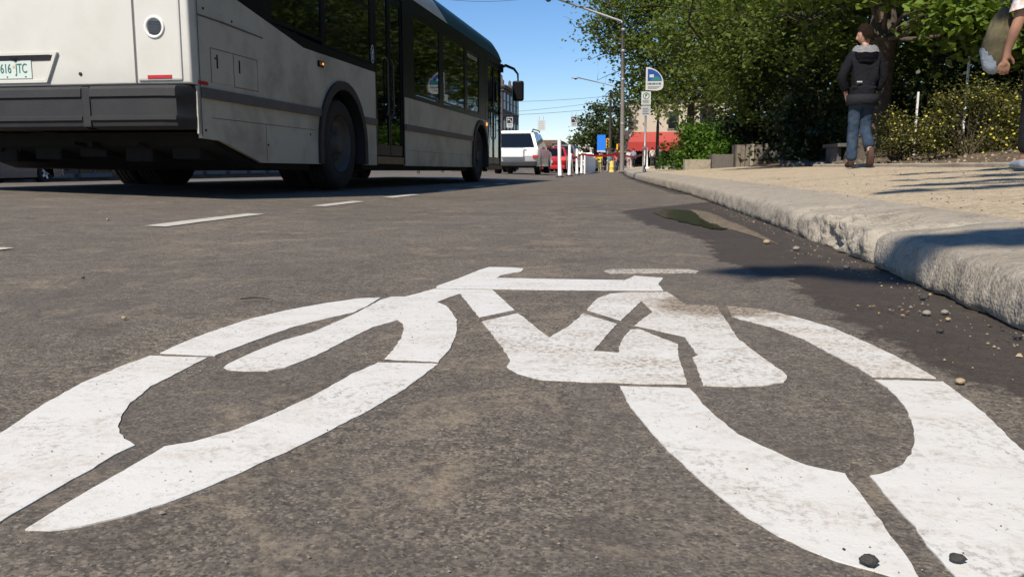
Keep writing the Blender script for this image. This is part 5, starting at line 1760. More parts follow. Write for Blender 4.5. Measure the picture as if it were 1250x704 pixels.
for i in range(11):
    y = i * 1.55
    bm = BM()
    hh = 1.12 - .012 * i + .03 * math.sin(i * 2.1)
    box(bm, (-.03, y, .04), (.03, y + 1.48, hh), 0, .012)
    obj("board", bm, M['post_white'], fz)
    bm = BM(); box(bm, (-.045, y - .05, -.03), (.045, y + .03, hh + .05), 0, .01); obj("post", bm, M['post_white'], fz)

# red barrier tape from post to post
def tape(label, pts, w=.10):
    bm = BM()
    V = []
    for a, b in zip(pts, pts[1:]):
        a, b = Vector(a), Vector(b)
        N_ = 10
        for i in range(N_):
            t_ = i / N_
            p = a.lerp(b, t_); p.z -= .12 * math.sin(math.pi * t_)
            V.append(p)
    V.append(Vector(pts[-1]))
    top = [bm.verts.new(p + Vector((0, 0.01 * math.sin(i * .9), w / 2))) for i, p in enumerate(V)]
    bot = [bm.verts.new(p + Vector((0, -.01 * math.sin(i * .9), -w / 2))) for i, p in enumerate(V)]
    for i in range(len(V) - 1):
        bm.faces.new([top[i], bot[i], bot[i + 1], top[i + 1]])
    r_ = bmesh.ops.solidify(bm, geom=bm.faces[:], thickness=.004)
    o = obj("barrier_tape", bm, M['red_tape'])
    c = Vector(pts[0]); 
    o.data.transform(Matrix.Translation(-c)); o.location = c
    return tag(o, label, "tape", "red barrier tapes across the path")
tape("long red barrier tape stretched from the white posts to the lamp pole", [(-2.12, 32.6, .62), (-2.17, 43, .80), (-.15, 38.1, .78)], .10)
tape("short red barrier tape from the lamp pole to the awning posts", [(-.10, 38.1, .70), (.95, 43, .80)], .09)

# blue banner on a post
t = thing("blue_banner", "tall plain blue banner board with a white foot on a post beyond the white barrier", "banner", (-2.05, 75, road_z(-2.05, 75)))
bm = BM(); tube(bm, [(0, .06, -.05), (0, .06, 3.25)], .04, 8); obj("post", bm, M['galv'], t)
bm = BM(); box(bm, (-.37, -.02, 1.90), (.37, .02, 3.25), 0, .01); obj("board", bm, M['banner_blue'], t)
bm = BM(); box(bm, (-.37, -.022, 1.74), (.37, .018, 1.895), 0, .01); obj("foot_panel", bm, M['sign_white'], t)

# utility pole, traffic signals
t = thing("utility_pole", "dark wooden utility pole standing before the dusty far tree", "pole", (-1.55, 90, -.42))
bm = BM(); tube(bm, [(0, 0, -.2), (0, 0, 8.4)], [.17, .12], 10); obj("shaft", bm, M['wood_pole'], t)
bm = BM(); box(bm, (-.9, -.05, 7.7), (.9, .05, 7.82)); obj("crossarm", bm, M['wood_pole'], t)
def signal(label, x, y, z, w=.33, h=.95):
    t = thing("traffic_signal", label, "traffic signal", (x, y, z), 0, "yellow traffic signals at the far crossing")
    bm = BM(); box(bm, (-w / 2, -.12, -h / 2), (w / 2, .12, h / 2), 0, .03); obj("housing", bm, M['yellow'], t)
    for i in range(3):
        bm = BM(); lathe(bm, [(.11, 0), (.11, -.12), (.10, -.12), (.10, -.01), (0, -.005)], (0, -.12, h * (.33 - .33 * i)), 'y', 14)
        obj("lens_hood", bm, M['black'] if i else M['red_lens'], t)
    bm = BM(); tube(bm, [(0, .15, -z + road_z(x, y)), (0, .15, h / 2 + .1)], .055, 8); obj("post", bm, M['galv'], t)
    return t
signal("yellow traffic signal beside the dark utility pole", -1.72, 86, 2.35)
signal("yellow traffic signal left of the lamp pole, lower", -.55, 84, 1.95, .5, .55)

# lane control signs on span wires
M['wire'] = pmat("cable_black", (.02, .02, .022), .6, .1, 3)
def wire(label, a, b, sag, r=.014, n=20):
    bm = BM()
    a, b = Vector(a), Vector(b)
    P = []
    for i in range(n + 1):
        t_ = i / n
        p = a.lerp(b, t_); p.z -= sag * 4 * t_ * (1 - t_)
        P.append(p - a)
    tube(bm, P, r, 5)
    o = obj("overhead_wire", bm, M['wire']); o.location = a
    return tag(o, label, "wire", "wires crossing the street")
wire("overhead wire highest across the street, running into the trees", (-20, 96, 7.6), (-1.9, 90, 7.35), .35, .018)
wire("overhead wire lowest on the left, carrying the lane signs", (-20, 80, 5.15), (-1.2, 80, 5.6), .45, .018)
wire("overhead wire in the middle, slanting up towards the lamp", (-20, 88, 5.4), (-1.4, 90, 6.9), .3, .016)
wire("thin wire crossing the top edge of the photo by the lamp arm", (-9, 40, 8.06), (-.1, 38, 8.5), .55, .010)
for nm, x, y, h in (("timber_pole", -20, 80, 6.0), ("timber_pole", -20.2, 92, 8.2)):
    bm = BM(); tube(bm, [(0, 0, -.4), (0, 0, h)], [.16, .12], 10); o = obj(nm, bm, M['wood_pole']); o.location = (x, y, road_z(x, y))
    tag(o, "wooden pole on the far side of the street carrying the " + ("sign wire" if y == 80 else "upper wires"), "pole", "wooden poles across the street")
def lane_sign(label, x, y, zt, mirror=1):
    t = thing("lane_sign", label, "sign", (x, y, zt), 0, "lane signs hung over the street")
    bm = BM(); box(bm, (-.30, -.015, -.98), (.30, .015, 0), 0, .01); b_ = obj("sign_panel", bm, M['sign_white'], t)
    bm = BM(); box(bm, (-.25, -.022, -.58), (.25, -.017, -.05), 0, .004); bl = obj("black_field", bm, M['black'], b_)
    bm = BM()
    tube(bm, [(.14 * mirror, -.028, -.52), (.13 * mirror, -.028, -.36), (.02 * mirror, -.028, -.24), (-.10 * mirror, -.028, -.22)], .035, 6)
    prism(bm, [(-.21 * mirror, -.22), (-.08 * mirror, -.12), (-.08 * mirror, -.32)], 'y', -.034, -.024)
    obj("arrow", bm, M['sign_white'], bl)
    bm = BM()
    for r_ in range(2): box(bm, (-.2, -.020, -.74 - r_ * .13), (.2, -.0155, -.68 - r_ * .13))
    obj("lettering", bm, M['ink'], b_)
    bm = BM(); tube(bm, [(-.2, 0, 0), (-.2, 0, .35)], .012, 5); tube(bm, [(.2, 0, 0), (.2, 0, .35)], .012, 5); obj("hanger", bm, M['wire'], t)
lane_sign("hung lane sign with a curved white arrow on black, right of the white SUV", -4.80, 80, 4.75)
lane_sign("hung lane sign with a curved white arrow on black, between bus and SUV roof", -10.95, 80, 4.70)
t = thing("lane_sign", "plain pale sign above the white SUV's right shoulder", "sign", (-7.9, 80, 4.45), 0, "lane signs hung over the street")
bm = BM(); box(bm, (-.36, -.015, -1.0), (.36, .015, 0), 0, .01); b_ = obj("sign_panel", bm, M['sign_white'], t)
bm = BM()
for r_ in range(4): box(bm, (-.24, -.020, -.22 - r_ * .2), (.24, -.0155, -.14 - r_ * .2))
obj("lettering", bm, M['sign_grey'], b_)
bm = BM(); tube(bm, [(-.2, 0, 0), (-.2, 0, .3)], .012, 5); tube(bm, [(.2, 0, 0), (.2, 0, .3)], .012, 5); obj("hanger", bm, M['wire'], t)

# ---------------------------------------------------------------- buildings
M['brick_dk'] = pmat("dark_brick", (.085, .055, .043), .85, .25, 3, dirt=(.04, .03, .028), dirt_amt=.6, dirt_scale=.6)
M['brick_red'] = pmat("red_brown_brick", (.16, .085, .06), .85, .25, 3, dirt=(.07, .05, .04), dirt_amt=.6, dirt_scale=.6)
M['cornice'] = pmat("cornice_stone", (.10, .085, .075), .8, .2, 3)
M['cream'] = pmat("cream_stucco", (.47, .41, .32), .8, .08, 1.5, dirt=(.4, .35, .27), dirt_amt=.4)
M['shop_dark'] = pmat("shop_recess", (.018, .016, .015), .7, .3, 2)
M['awning'] = pmat("red_awning_sunlit_top", (.38, .060, .045), .7, .08, 2)  # paler red than the valance: sunlight on the slope is painted in
M['awning_v'] = pmat("red_awning_valance", (.34, .026, .018), .7, .08, 2)
M['win_dark'] = glass_mat("building_glass", (.2, .25, .3), (.012, .014, .018), .1)
M['sill'] = pmat("pale_sill", (.17, .155, .135), .75, .1, 3)
def building(name, label, x0, x1, y0, y1, h, m, faces, floors, cat="building", cornice=True, zb=-.6):
    """faces: sides with windows, 'R' (x1), 'L' (x0), 'F' (y0)."""
    t = thing(name, label, cat, ((x0 + x1) / 2, (y0 + y1) / 2, zb))
    cx, cy = (x0 + x1) / 2, (y0 + y1) / 2
    hx, hy = (x1 - x0) / 2, (y1 - y0) / 2
    bm = BM(); box(bm, (-hx, -hy, -.2), (hx, hy, h)); obj("wall", bm, m, t)
    bm = BM(); box(bm, (-hx + .3, -hy + .3, h + .002), (hx - .3, hy - .3, h + .2)); rf = obj("roof", bm, M['stone_dk'], t)
    if cornice:
        bm = BM()
        for e, z in ((.18, h - .5), (.34, h - .18), (.46, h)):
            box(bm, (-hx - e, -hy - e, z), (hx + e, hy + e, z + .17), 0, .02)
        for i in range(3):
            x, y = hx - .2, hy - i * (2 * hy - .5) / 2 - .3
            box(bm, (x - .35, y - .35, h + .17), (x + .35, y + .35, h + .75), 0, .05)
            lathe(bm, [(.30, 0), (.16, .25), (.22, .45), (0, .75)], (x, y, h + .75), 'z', 10)
        obj("cornice", bm, M['cornice'], t)
    fh = h / floors
    for f in faces:
        L = 2 * hy if f in 'RL' else 2 * hx
        nwin = max(2, int(L / 3.0))
        for fl in range(floors):
            for i in range(nwin):
                c = -L / 2 + L * (i + .5) / nwin
                w, wh = (.6, fh * .30) if fl else (1.1, fh * .36)
                zc = fl * fh + fh * .52
                def place(bm, a0, a1, z0, z1, d0, d1):
                    if f == 'R': box(bm, (hx + d0, a0, z0), (hx + d1, a1, z1))
                    if f == 'L': box(bm, (-hx - d1, a0, z0), (-hx - d0, a1, z1))
                    if f == 'F': box(bm, (a0, -hy - d1, z0), (a1, -hy - d0, z1))
                bm = BM(); place(bm, c - w, c + w, zc - wh, zc + wh, .003, .03); wi = obj("window", bm, M['win_dark'], t)
                bm = BM(); place(bm, c - w - .12, c + w + .12, zc - wh - .2, zc - wh - .002, .004, .16); place(bm, c - w - .12, c + w + .12, zc + wh + .002, zc + wh + .22, .004, .10)
                place(bm, c - .04, c + .04, zc - wh, zc + wh, .032, .06); place(bm, c - w, c + w, zc - .04, zc + .04, .033, .062)
                obj("frame", bm, M['sill'], wi)
    return t
building("brick_building", "dark brick corner building with a heavy cornice beyond the front of the bus", -21.5, -15.0, 103, 119, 10.3, M['brick_dk'], 'RF', 3)
building("brick_building", "long red-brown brick block across the road behind the bus", -44, -25.5, 24, 66, 8.5, M['brick_red'], 'RF', 3)
building("low_shop_block", "low pale block far down the street above the queue of cars", -12.5, -6.5, 238, 256, 5.6, M['cream'], 'F', 1, cornice=False)
building("low_shop_block", "low brick block at the far end of the street, left of the pale one", -34, -17, 225, 246, 7.0, M['brick_red'], 'F', 2, cornice=False)
building("low_shop_block", "distant dark block hidden partly by the dusty tree", -5.5, 14, 150, 166, 6.5, M['brick_dk'], 'F', 2, cornice=False)
# corner shop with the red awning
s = thing("awning_shop", "cream corner shop with a big red awning behind the bus stop sign", "shop", (5.3, 92, -.45))
bm = BM()
box(bm, (-4.95, 0, -.2), (6, 9, 0.02)); box(bm, (-4.95, 0, 3.2), (6, 9, 7.2)); box(bm, (-4.95, 0, .02), (-4.35, 9, 3.2)); box(bm, (5.4, 0, .02), (6, 9, 3.2)); box(bm, (-.2, 0, .02), (.4, .6, 3.2)); box(bm, (-4.35, 2.5, .02), (5.4, 9, 3.2), 0)
obj("wall", bm, M['cream'], s)
bm = BM(); box(bm, (-5.1, -.12, 7.2), (6.1, 9.1, 7.45), 0, .03); obj("cornice", bm, M['cornice'], s)
for x0, x1 in ((-4.35, -.2), (.4, 5.4)):
    bm = BM(); box(bm, (x0 + .1, .9, .5), (x1 - .1, .94, 2.7)); w_ = obj("shop_window", bm, M['win_dark'], s)
    bm = BM()
    for q in range(4): box(bm, (x0 + .1 + (x1 - x0 - .25) * q / 3, .84, .1), (x0 + .16 + (x1 - x0 - .25) * q / 3, .9, 2.9))
    box(bm, (x0 + .1, .84, .02), (x1 - .1, .96, .5)); obj("frame", bm, M['shop_dark'], w_)
for i in range(1, 3):
    bm = BM(); box(bm, (-4.0 + i * 3.3, -.02, 4.5), (-2.9 + i * 3.3, -.003, 6.3)); w_ = obj("window", bm, M['win_dark'], s)
    bm = BM(); box(bm, (-4.1 + i * 3.3, -.10, 4.36), (-2.8 + i * 3.3, -.003, 4.49)); obj("sill", bm, M['sill'], w_)
aw = bpy.data.objects.new("awning", None); C.objects.link(aw); aw.parent = s
bm = BM()
A = [(-4.5, -.02, 4.15), (3.6, -.02, 4.15), (4.0, -1.8, 3.05), (-4.9, -1.8, 3.05)]
vs = [bm.verts.new(p) for p in A]; bm.faces.new(vs)
vb = [bm.verts.new((p[0], p[1], p[2] - .04)) for p in A]; bm.faces.new(list(reversed(vb)))
for i in range(4): bm.faces.new([vs[i], vb[i], vb[(i + 1) % 4], vs[(i + 1) % 4]])
w0 = bm.verts.new((-4.9, -.02, 3.05)); w1 = bm.verts.new((4.0, -.02, 3.05))
bm.faces.new([vb[0], vb[3], w0]); bm.faces.new([vb[1], w1, vb[2]])
bmesh.ops.recalc_face_normals(bm, faces=bm.faces)
obj("canopy", bm, M['awning'], aw)
bm = BM()
n = 30
for i in range(n):
    xa, xb = -4.9 + 8.9 * i / n, -4.9 + 8.9 * (i + 1) / n
    prism(bm, [(xa, 3.04), (xb, 3.04), (xb, 2.14), ((xa + xb) / 2, 2.05), (xa, 2.14)], 'y', -1.83, -1.80)
obj("valance", bm, M['awning_v'], aw)
bm = BM(); prism(bm, [(-1.80, 3.04), (-.02, 3.04), (-.02, 2.15), (-1.80, 2.12)], 'x', -4.93, -4.90); prism(bm, [(-1.80, 3.04), (-.02, 3.04), (-.02, 2.15), (-1.80, 2.12)], 'x', 4.0, 4.03)
obj("end_valance", bm, M['awning_v'], aw)
for x in (-4.8, -1.9, 1.1, 3.9):
    bm = BM(); tube(bm, [(x, -1.75, 0), (x, -1.75, 2.2)], .035, 8); obj("awning_post", bm, M['galv'], s)
# ---------------------------------------------------------------- people
M['skin'] = pmat("skin", (.42, .24, .165), .5, .08, 14, bump=.05, bscale=150)
M['skin_tan'] = pmat("skin_tanned", (.36, .19, .12), .5, .08, 14, bump=.05, bscale=150)
M['hair'] = pmat("dark_brown_hair", (.016, .010, .006), .8, .4, 30, bump=.9, bscale=90, spec=.12)
M['eye_white'] = pmat("eye_white", (.7, .68, .65), .3, .03, 9)
def cloth(name, col, var=.18, dirt=None, amt=.4, scale=5, bump=.35):
    k = NT(name)
    v = k.map()
    c = k.mix(k.noise(v, scale, 5, .6), tuple(q * (1 - var) for q in col), tuple(min(1, q * (1 + var)) for q in col))
    if dirt:
        c = k.mix(k.ramp(k.noise(v, scale * 1.7, 5, .6), [(.45, 0.0), (.68, amt)]), c, dirt)
    folds = k.noise(k.map((9, 9, 16)), 1.0, 4, .55, 1.2)
    weave = k.noise(v, 500, 2)
    k.set(color=c, rough=.85, spec=.2, normal=k.bump(k.math('ADD', folds, k.math('MULTIPLY', weave, .08)), bump, .03))
    return k.m
M['jacket'] = cloth("black_jacket", (.008, .0088, .0125), .25, bump=.55)
M['jacket_hem'] = cloth("charcoal_hem", (.016, .017, .021), .2)
M['hood_lining'] = cloth("pale_hood_lining", (.42, .42, .43), .12, (.2, .2, .21), .6, 22)
M['jeans'] = cloth("blue_jeans", (.024, .042, .072), .25, (.070, .098, .135), .5, 6)
M['shoe'] = cloth("brown_shoe", (.045, .03, .024), .3)
M['sole'] = cloth("worn_sole", (.075, .045, .036), .3)
M['tee'] = cloth("white_print_tee", (.70, .68, .66), .06, (.62, .15, .08), .95, 13, .3)
M['trousers'] = cloth("black_trousers", (.012, .012, .014), .2)
M['bag_olive'] = cloth("olive_canvas", (.12, .105, .06), .2, (.06, .055, .035), .5, 8)
M['bag_pale'] = cloth("pale_blue_bag_cloth", (.27, .31, .36), .1, (.15, .17, .21), .4, 9)

def skin_mesh(J, E, sub=2, root=None):
    """Grow one skin over a skeleton. J: name -> (x, y, z, rx[, ry])."""
    names = list(J)
    me = bpy.data.meshes.new("skel")
    me.from_pydata([J[n][:3] for n in names], [(names.index(a), names.index(b)) for a, b in E], [])
    o = bpy.data.objects.new("skel", me)
    C.objects.link(o)
    md = o.modifiers.new("Skin", 'SKIN')
    md.use_smooth_shade = True
    if not me.skin_vertices:
        me.skin_vertices.new()
    for i, n in enumerate(names):
        r = J[n][3:]
        sv = me.skin_vertices[0].data[i]
        sv.radius = (r[0], r[1] if len(r) > 1 else r[0])
        sv.use_root = (n == (root or names[0]))
    if sub:
        o.modifiers.new("Sub", 'SUBSURF').levels = sub
        o.modifiers["Sub"].render_levels = sub
    out = evaluated_mesh(o)
    bpy.data.objects.remove(o)
    bpy.data.meshes.remove(me)
    return out

def remesh(meshes, voxel, smooth=2):
    bm = BM()
    for m_, mat4 in meshes:
        m_.transform(mat4)
        bm.from_mesh(m_)
    me = bpy.data.meshes.new("rm")
    bm.to_mesh(me); bm.free()
    o = bpy.data.objects.new("rm", me)
    C.objects.link(o)
    md = o.modifiers.new("Remesh", 'REMESH')
    md.mode = 'VOXEL'
    md.voxel_size = voxel
    if smooth:
        s = o.modifiers.new("Sm", 'SMOOTH'); s.iterations = smooth; s.factor = .5
    out = evaluated_mesh(o)
    bpy.data.objects.remove(o)
    bpy.data.meshes.remove(me)
    out.materials.clear()
    out.shade_smooth()
    return out

def head_mesh(sub=4):
    """A head about its centre, looking along -y; about 0.235 tall, with brow, nose, lips, chin and ears."""
    bm = BM()
    bmesh.ops.create_icosphere(bm, subdivisions=sub, radius=1)
    for v in bm.verts:
        d = v.co.normalized()
        x, y, z = d.x * .076, d.y * .096, d.z * .118
        if z < 0:                                   # jaw narrows, chin comes forward
            k_ = -z / .118
            x *= 1 - .34 * k_ ** 1.4
            if y > 0: y *= 1 - .30 * k_
            else: y *= 1 - .10 * k_
        if y < 0 and abs(x) < .05:
            f = -y / .096
            g = lambda cx, cz, w, h: math.exp(-((x - cx) / w) ** 2 - ((z - cz) / h) ** 2) * f
            y -= .024 * g(0, -.024, .012, .018) + .014 * g(0, .0, .009, .024)      # nose tip, bridge
            y -= .007 * (g(-.03, .026, .02, .009) + g(.03, .026, .02, .009))       # brow
            y += .011 * (g(-.031, .006, .015, .011) + g(.031, .006, .015, .011))   # sockets
            y -= .006 * g(0, -.058, .021, .006) + .006 * g(0, -.070, .018, .006)   # lips
            y -= .012 * g(0, -.100, .022, .014)                                     # chin
            x *= 1
        v.co = (x, y, z)
    for s in (-1, 1):
        r_ = bmesh.ops.create_icosphere(bm, subdivisions=2, radius=1)
        for v in r_['verts']:
            q = v.co.copy()
            v.co = (s * .076 + q.x * .010 + s * .006, .008 + q.y * .020 + .012 * q.z * .4, -.006 + q.z * .033)
    me = bpy.data.meshes.new("head")
    bm.to_mesh(me); bm.free()
    return me

def hand_joints(J, E, wrist, tip_dir, palm_n, side_dir, key, size=1.0, curl=.35):
    """Palm with five bent fingers; tip_dir along the hand, side_dir towards the thumb, palm_n the way the palm faces."""
    w = Vector(J[wrist][:3]); t = Vector(tip_dir).normalized(); n_ = Vector(palm_n).normalized(); s = Vector(side_dir).normalized()
    def add(nm, p, r, prev):
        J[key + nm] = (*p, r); E.append((prev, key + nm))
    add("palm", w + t * .035 * size, .021 * size, wrist)
    add("palm2", w + t * .07 * size, .022 * size, key + "palm")
    for i, (off, ln) in enumerate(((.030, .075), (.010, .085), (-.010, .080), (-.029, .062))):
        b0 = w + t * .085 * size + s * off * size
        add("f%da" % i, b0, .0095 * size, key + "palm2")
        p, prev, ang = b0, key + "f%da" % i, curl * .5
        for j, q in enumerate((.42, .33, .25)):
            d = t * math.cos(ang) + n_ * math.sin(ang)
            p = p + d * ln * q * size
            add("f%d%d" % (i, j), p, (.0085, .008, .0068)[j] * size, prev)
            prev = key + "f%d%d" % (i, j); ang += curl
    b0 = w + t * .03 * size + s * .026 * size
    add("t0", b0, .012 * size, key + "palm")
    p1 = b0 + (t * .7 + s * .6 + n_ * .25).normalized() * .035 * size
    add("t1", p1, .0105 * size, key + "t0")
    p2 = p1 + (t * .9 + s * .25 + n_ * .3).normalized() * .028 * size
    add("t2", p2, .0085 * size, key + "t1")

def sub_skeleton(J, names, E, grow=1.0, add=0.0):
    return {n: (*J[n][:3], *(r * grow + add for r in J[n][3:])) for n in names}, [(a, b) for a, b in E if a in names and b in names]

# --- the walking man, seen from behind, head turned left, hands by his jacket pockets
P0 = (2.93, 11.05, walk_z(2.93, 11.05))
man = thing("person", "man walking away in a black hooded jacket and blue jeans, head turned left", "person", P0)
J = {'pel': (0, 0, .93, .135, .10), 'sp': (0, .0, 1.08, .125, .095), 'ch': (0, .015, 1.27, .16, .11), 'nb': (0, .0, 1.43, .07, .065), 'nk': (-.005, -.005, 1.49, .052), 'hd': (-.01, -.01, 1.55, .05),
     'shL': (-.165, .0, 1.385, .062), 'elL': (-.275, .03, 1.125, .045), 'wrL': (-.185, .13, .93, .030),
     'shR': (.165, .0, 1.385, .062), 'elR': (.275, .03, 1.125, .045), 'wrR': (.19, .13, .93, .030),
     'hpL': (-.085, 0, .88, .09), 'knL': (-.085, .05, .485, .058), 'anL': (-.09, .03, .085, .040), 'btL': (-.095, .10, .045, .040, .03), 'toL': (-.10, .19, .03, .035, .025),
     'hpR': (.085, 0, .88, .09), 'knR': (.075, .08, .50, .058), 'anR': (.095, -.16, .235, .040), 'btR': (.10, -.165, .15, .042, .03), 'toR': (.10, -.125, .065, .036, .025)}
E_ = [('pel', 'sp'), ('sp', 'ch'), ('ch', 'nb'), ('nb', 'nk'), ('nk', 'hd'), ('ch', 'shL'), ('shL', 'elL'), ('elL', 'wrL'), ('ch', 'shR'), ('shR', 'elR'), ('elR', 'wrR'),
      ('pel', 'hpL'), ('hpL', 'knL'), ('knL', 'anL'), ('anL', 'btL'), ('btL', 'toL'), ('pel', 'hpR'), ('hpR', 'knR'), ('knR', 'anR'), ('anR', 'btR'), ('btR', 'toR')]
JB, EB = dict(J), list(E_)
hand_joints(JB, EB, 'wrR', (-.25, .25, -.9), (-.6, .5, .1), (.3, .9, .1), 'R', 1.0, .4)
hand_joints(JB, EB, 'wrL', (.25, .25, -.9), (.6, .5, .1), (-.3, .9, .1), 'L', 1.0, .4)
hrot = Matrix.Translation((-.012, .012, 1.605)) @ Matrix.Rotation(R(-72), 4, 'Z') @ Matrix.Rotation(R(6), 4, 'X')
# (the head model looks along -y; the man faces +y, so turn it about and then left)
hrot = Matrix.Translation((-.015, .012, 1.622)) @ Matrix.Rotation(R(180 + 80), 4, 'Z') @ Matrix.Rotation(R(10), 4, 'X')
body = remesh([(skin_mesh(JB, EB, 2, 'pel'), Matrix()), (head_mesh(), hrot)], .0058, 1)
link("body", body, M['skin'], man)
# clothes
arms = ['shL', 'elL', 'wrL', 'shR', 'elR', 'wrR']
Jc = {'low': (0, .005, .86, .196, .150), 'pel': (0, .0, .88, .198, .152), 'ws': (0, 0, 1.0, .165, .13), 'sp': (0, .0, 1.12, .165, .13), 'ch': (0, .012, 1.29, .185, .135), 'nb': (0, .0, 1.43, .10, .085),
      'shL': (-.175, .0, 1.375, .082), 'elL': (-.287, .035, 1.125, .070), 'wrL': (-.195, .12, .955, .056), 'shR': (.175, .0, 1.375, .082), 'elR': (.287, .035, 1.125, .070), 'wrR': (.20, .12, .955, .056)}
jk = remesh([(skin_mesh(Jc, [('low', 'pel'), ('pel', 'ws'), ('ws', 'sp'), ('sp', 'ch'), ('ch', 'nb'), ('ch', 'shL'), ('shL', 'elL'), ('elL', 'wrL'), ('ch', 'shR'), ('shR', 'elR'), ('elR', 'wrR')], 2, 'sp'), Matrix())], .011, 1)
for v in jk.vertices:      # cut square at the hem, fabric bags out above it
    p = v.co
    if p.z < .84: p.z = .84 - (.84 - p.z) * .1
    d = noise.fractal(Vector((p.x * 7, p.y * 7, p.z * 4)), 1, 2, 3) * .009
    p += Vector((p.x, p.y, 0)).normalized() * d
jko = link("jacket", jk, M['jacket'], man)
bm = BM()
def ell_band(bm, z0, z1, rx, ry, cx=0, cy=0, seg=28, flare=0.0):
    a = [bm.verts.new((cx + rx * math.cos(2 * math.pi * k / seg), cy + ry * math.sin(2 * math.pi * k / seg), z0 + .003 * math.sin(k * .6))) for k in range(seg)]
    b = [bm.verts.new((cx + (rx + flare) * math.cos(2 * math.pi * k / seg), cy + (ry + flare) * math.sin(2 * math.pi * k / seg), z1)) for k in range(seg)]
    for k in range(seg):
        bm.faces.new([a[k], a[(k + 1) % seg], b[(k + 1) % seg], b[k]]).smooth = True
ell_band(bm, .775, .905, .208, .163, 0, .005, 32, .006)
bmesh.ops.recalc_face_normals(bm, faces=bm.faces)
bmesh.ops.solidify(bm, geom=bm.faces[:], thickness=.01)
obj("jacket_hem", bm, M['jacket_hem'], man)
bm = BM(); box(bm, (-.125, -.152, 1.045), (-.055, -.142, 1.062), 0, .003); obj("zip_tab", bm, M['hood_lining'], jko)
# hood lying open on the shoulders: pale lining inside a dark rim
def hood(rows, m, name, par, wob):
    """A hood fallen back: rows of (radius, height) swept round the back and sides of the neck."""
    bm = BM()
    n1 = 22
    rg = []
    for i in range(n1):
        a = math.pi * (1.10 - 1.20 * i / (n1 - 1)) + math.pi
        s_ = abs(i / (n1 - 1) * 2 - 1)
        rg.append([bm.verts.new((rr * math.cos(a) * 1.15, rr * math.sin(a) * .98 - .012, z + .045 * s_ ** 2 * (j / (len(rows) - 1)) + wob * math.sin(i * 1.3 + j))) for j, (rr, z) in enumerate(rows)])
    for a, b in zip(rg, rg[1:]):
        for j in range(len(rows) - 1):
            bm.faces.new([a[j], a[j + 1], b[j + 1], b[j]]).smooth = True
    bmesh.ops.solidify(bm, geom=bm.faces[:], thickness=.010)
    return obj(name, bm, m, par)
man.scale = (.90, .92, 1.0)
hd_ = hood([(.080, 1.455), (.110, 1.445), (.140, 1.415), (.155, 1.370), (.150, 1.325), (.135, 1.295)], M['jacket'], "hood", man, .004)
hood([(.064, 1.455), (.078, 1.488), (.098, 1.492), (.122, 1.474), (.142, 1.440), (.152, 1.405)], M['hood_lining'], "hood_lining", hd_, .005)
Jj = {'pel': (0, 0, .91, .14, .11), 'hpL': (-.085, 0, .84, .098), 'knL': (-.085, .05, .485, .083), 'cfL': (-.09, .03, .20, .078), 'enL': (-.092, .025, .075, .085),
      'hpR': (.085, 0, .84, .098), 'knR': (.075, .08, .50, .083), 'cfR': (.092, -.10, .31, .076), 'enR': (.095, -.155, .235, .080)}
je = remesh([(skin_mesh(Jj, [('pel', 'hpL'), ('hpL', 'knL'), ('knL', 'cfL'), ('cfL', 'enL'), ('pel', 'hpR'), ('hpR', 'knR'), ('knR', 'cfR'), ('cfR', 'enR')], 2, 'pel'), Matrix())], .010, 1)
for v in je.vertices:
    p = v.co
    p += Vector((noise.noise(Vector((p.x * 8, p.y * 8, p.z * 13))), noise.noise(Vector((p.x * 8 + 9, p.y * 8, p.z * 13))), 0)) * .009
bmj = BM(); bmj.from_mesh(je)
bmesh.ops.delete(bmj, geom=[v for v in bmj.verts if v.co.z > .85], context='VERTS')
bmj.to_mesh(je); bmj.free()
link("jeans", je, M['jeans'], man)
def shoe(pts, name="shoe"):
    J_ = {str(i): p for i, p in enumerate(pts)}
    m_ = remesh([(skin_mesh(J_, [(str(i), str(i + 1)) for i in range(len(pts) - 1)], 2), Matrix())], .007, 1)
    return m_
s1_ = shoe([(-.09, -.01, .065, .048, .052), (-.092, .07, .055, .048, .046), (-.098, .15, .042, .05, .038), (-.102, .225, .036, .04, .03)])
for v in s1_.vertices: v.co.z = max(v.co.z, .004)
link("shoe", s1_, M['shoe'], man)
s2_ = shoe([(.095, -.170, .235, .046, .05), (.098, -.185, .16, .05, .045), (.10, -.165, .085, .05, .036), (.10, -.125, .03, .038, .028)])
so = link("shoe", s2_, M['shoe'], man)
bm = BM()
def sole_path(c):
    return c
pts = [(.095, -.222, .262), (.098, -.240, .20), (.10, -.236, .13), (.10, -.205, .06), (.10, -.168, .018)]
ws_ = [.026, .036, .038, .046, .030]
rows = []
for p, w in zip(pts, ws_):
    rows.append([bm.verts.new((p[0] + w * math.cos(a), p[1] + .006 * math.sin(a), p[2])) for a in [2 * math.pi * k / 10 for k in range(10)]])
for a, b in zip(rows, rows[1:]):
    for k in range(10): bm.faces.new([a[k], a[(k + 1) % 10], b[(k + 1) % 10], b[k]]).smooth = True
bm.faces.new(rows[0]); bm.faces.new(rows[-1])
bmesh.ops.recalc_face_normals(bm, faces=bm.faces)
obj("sole", bm, M['sole'], so)
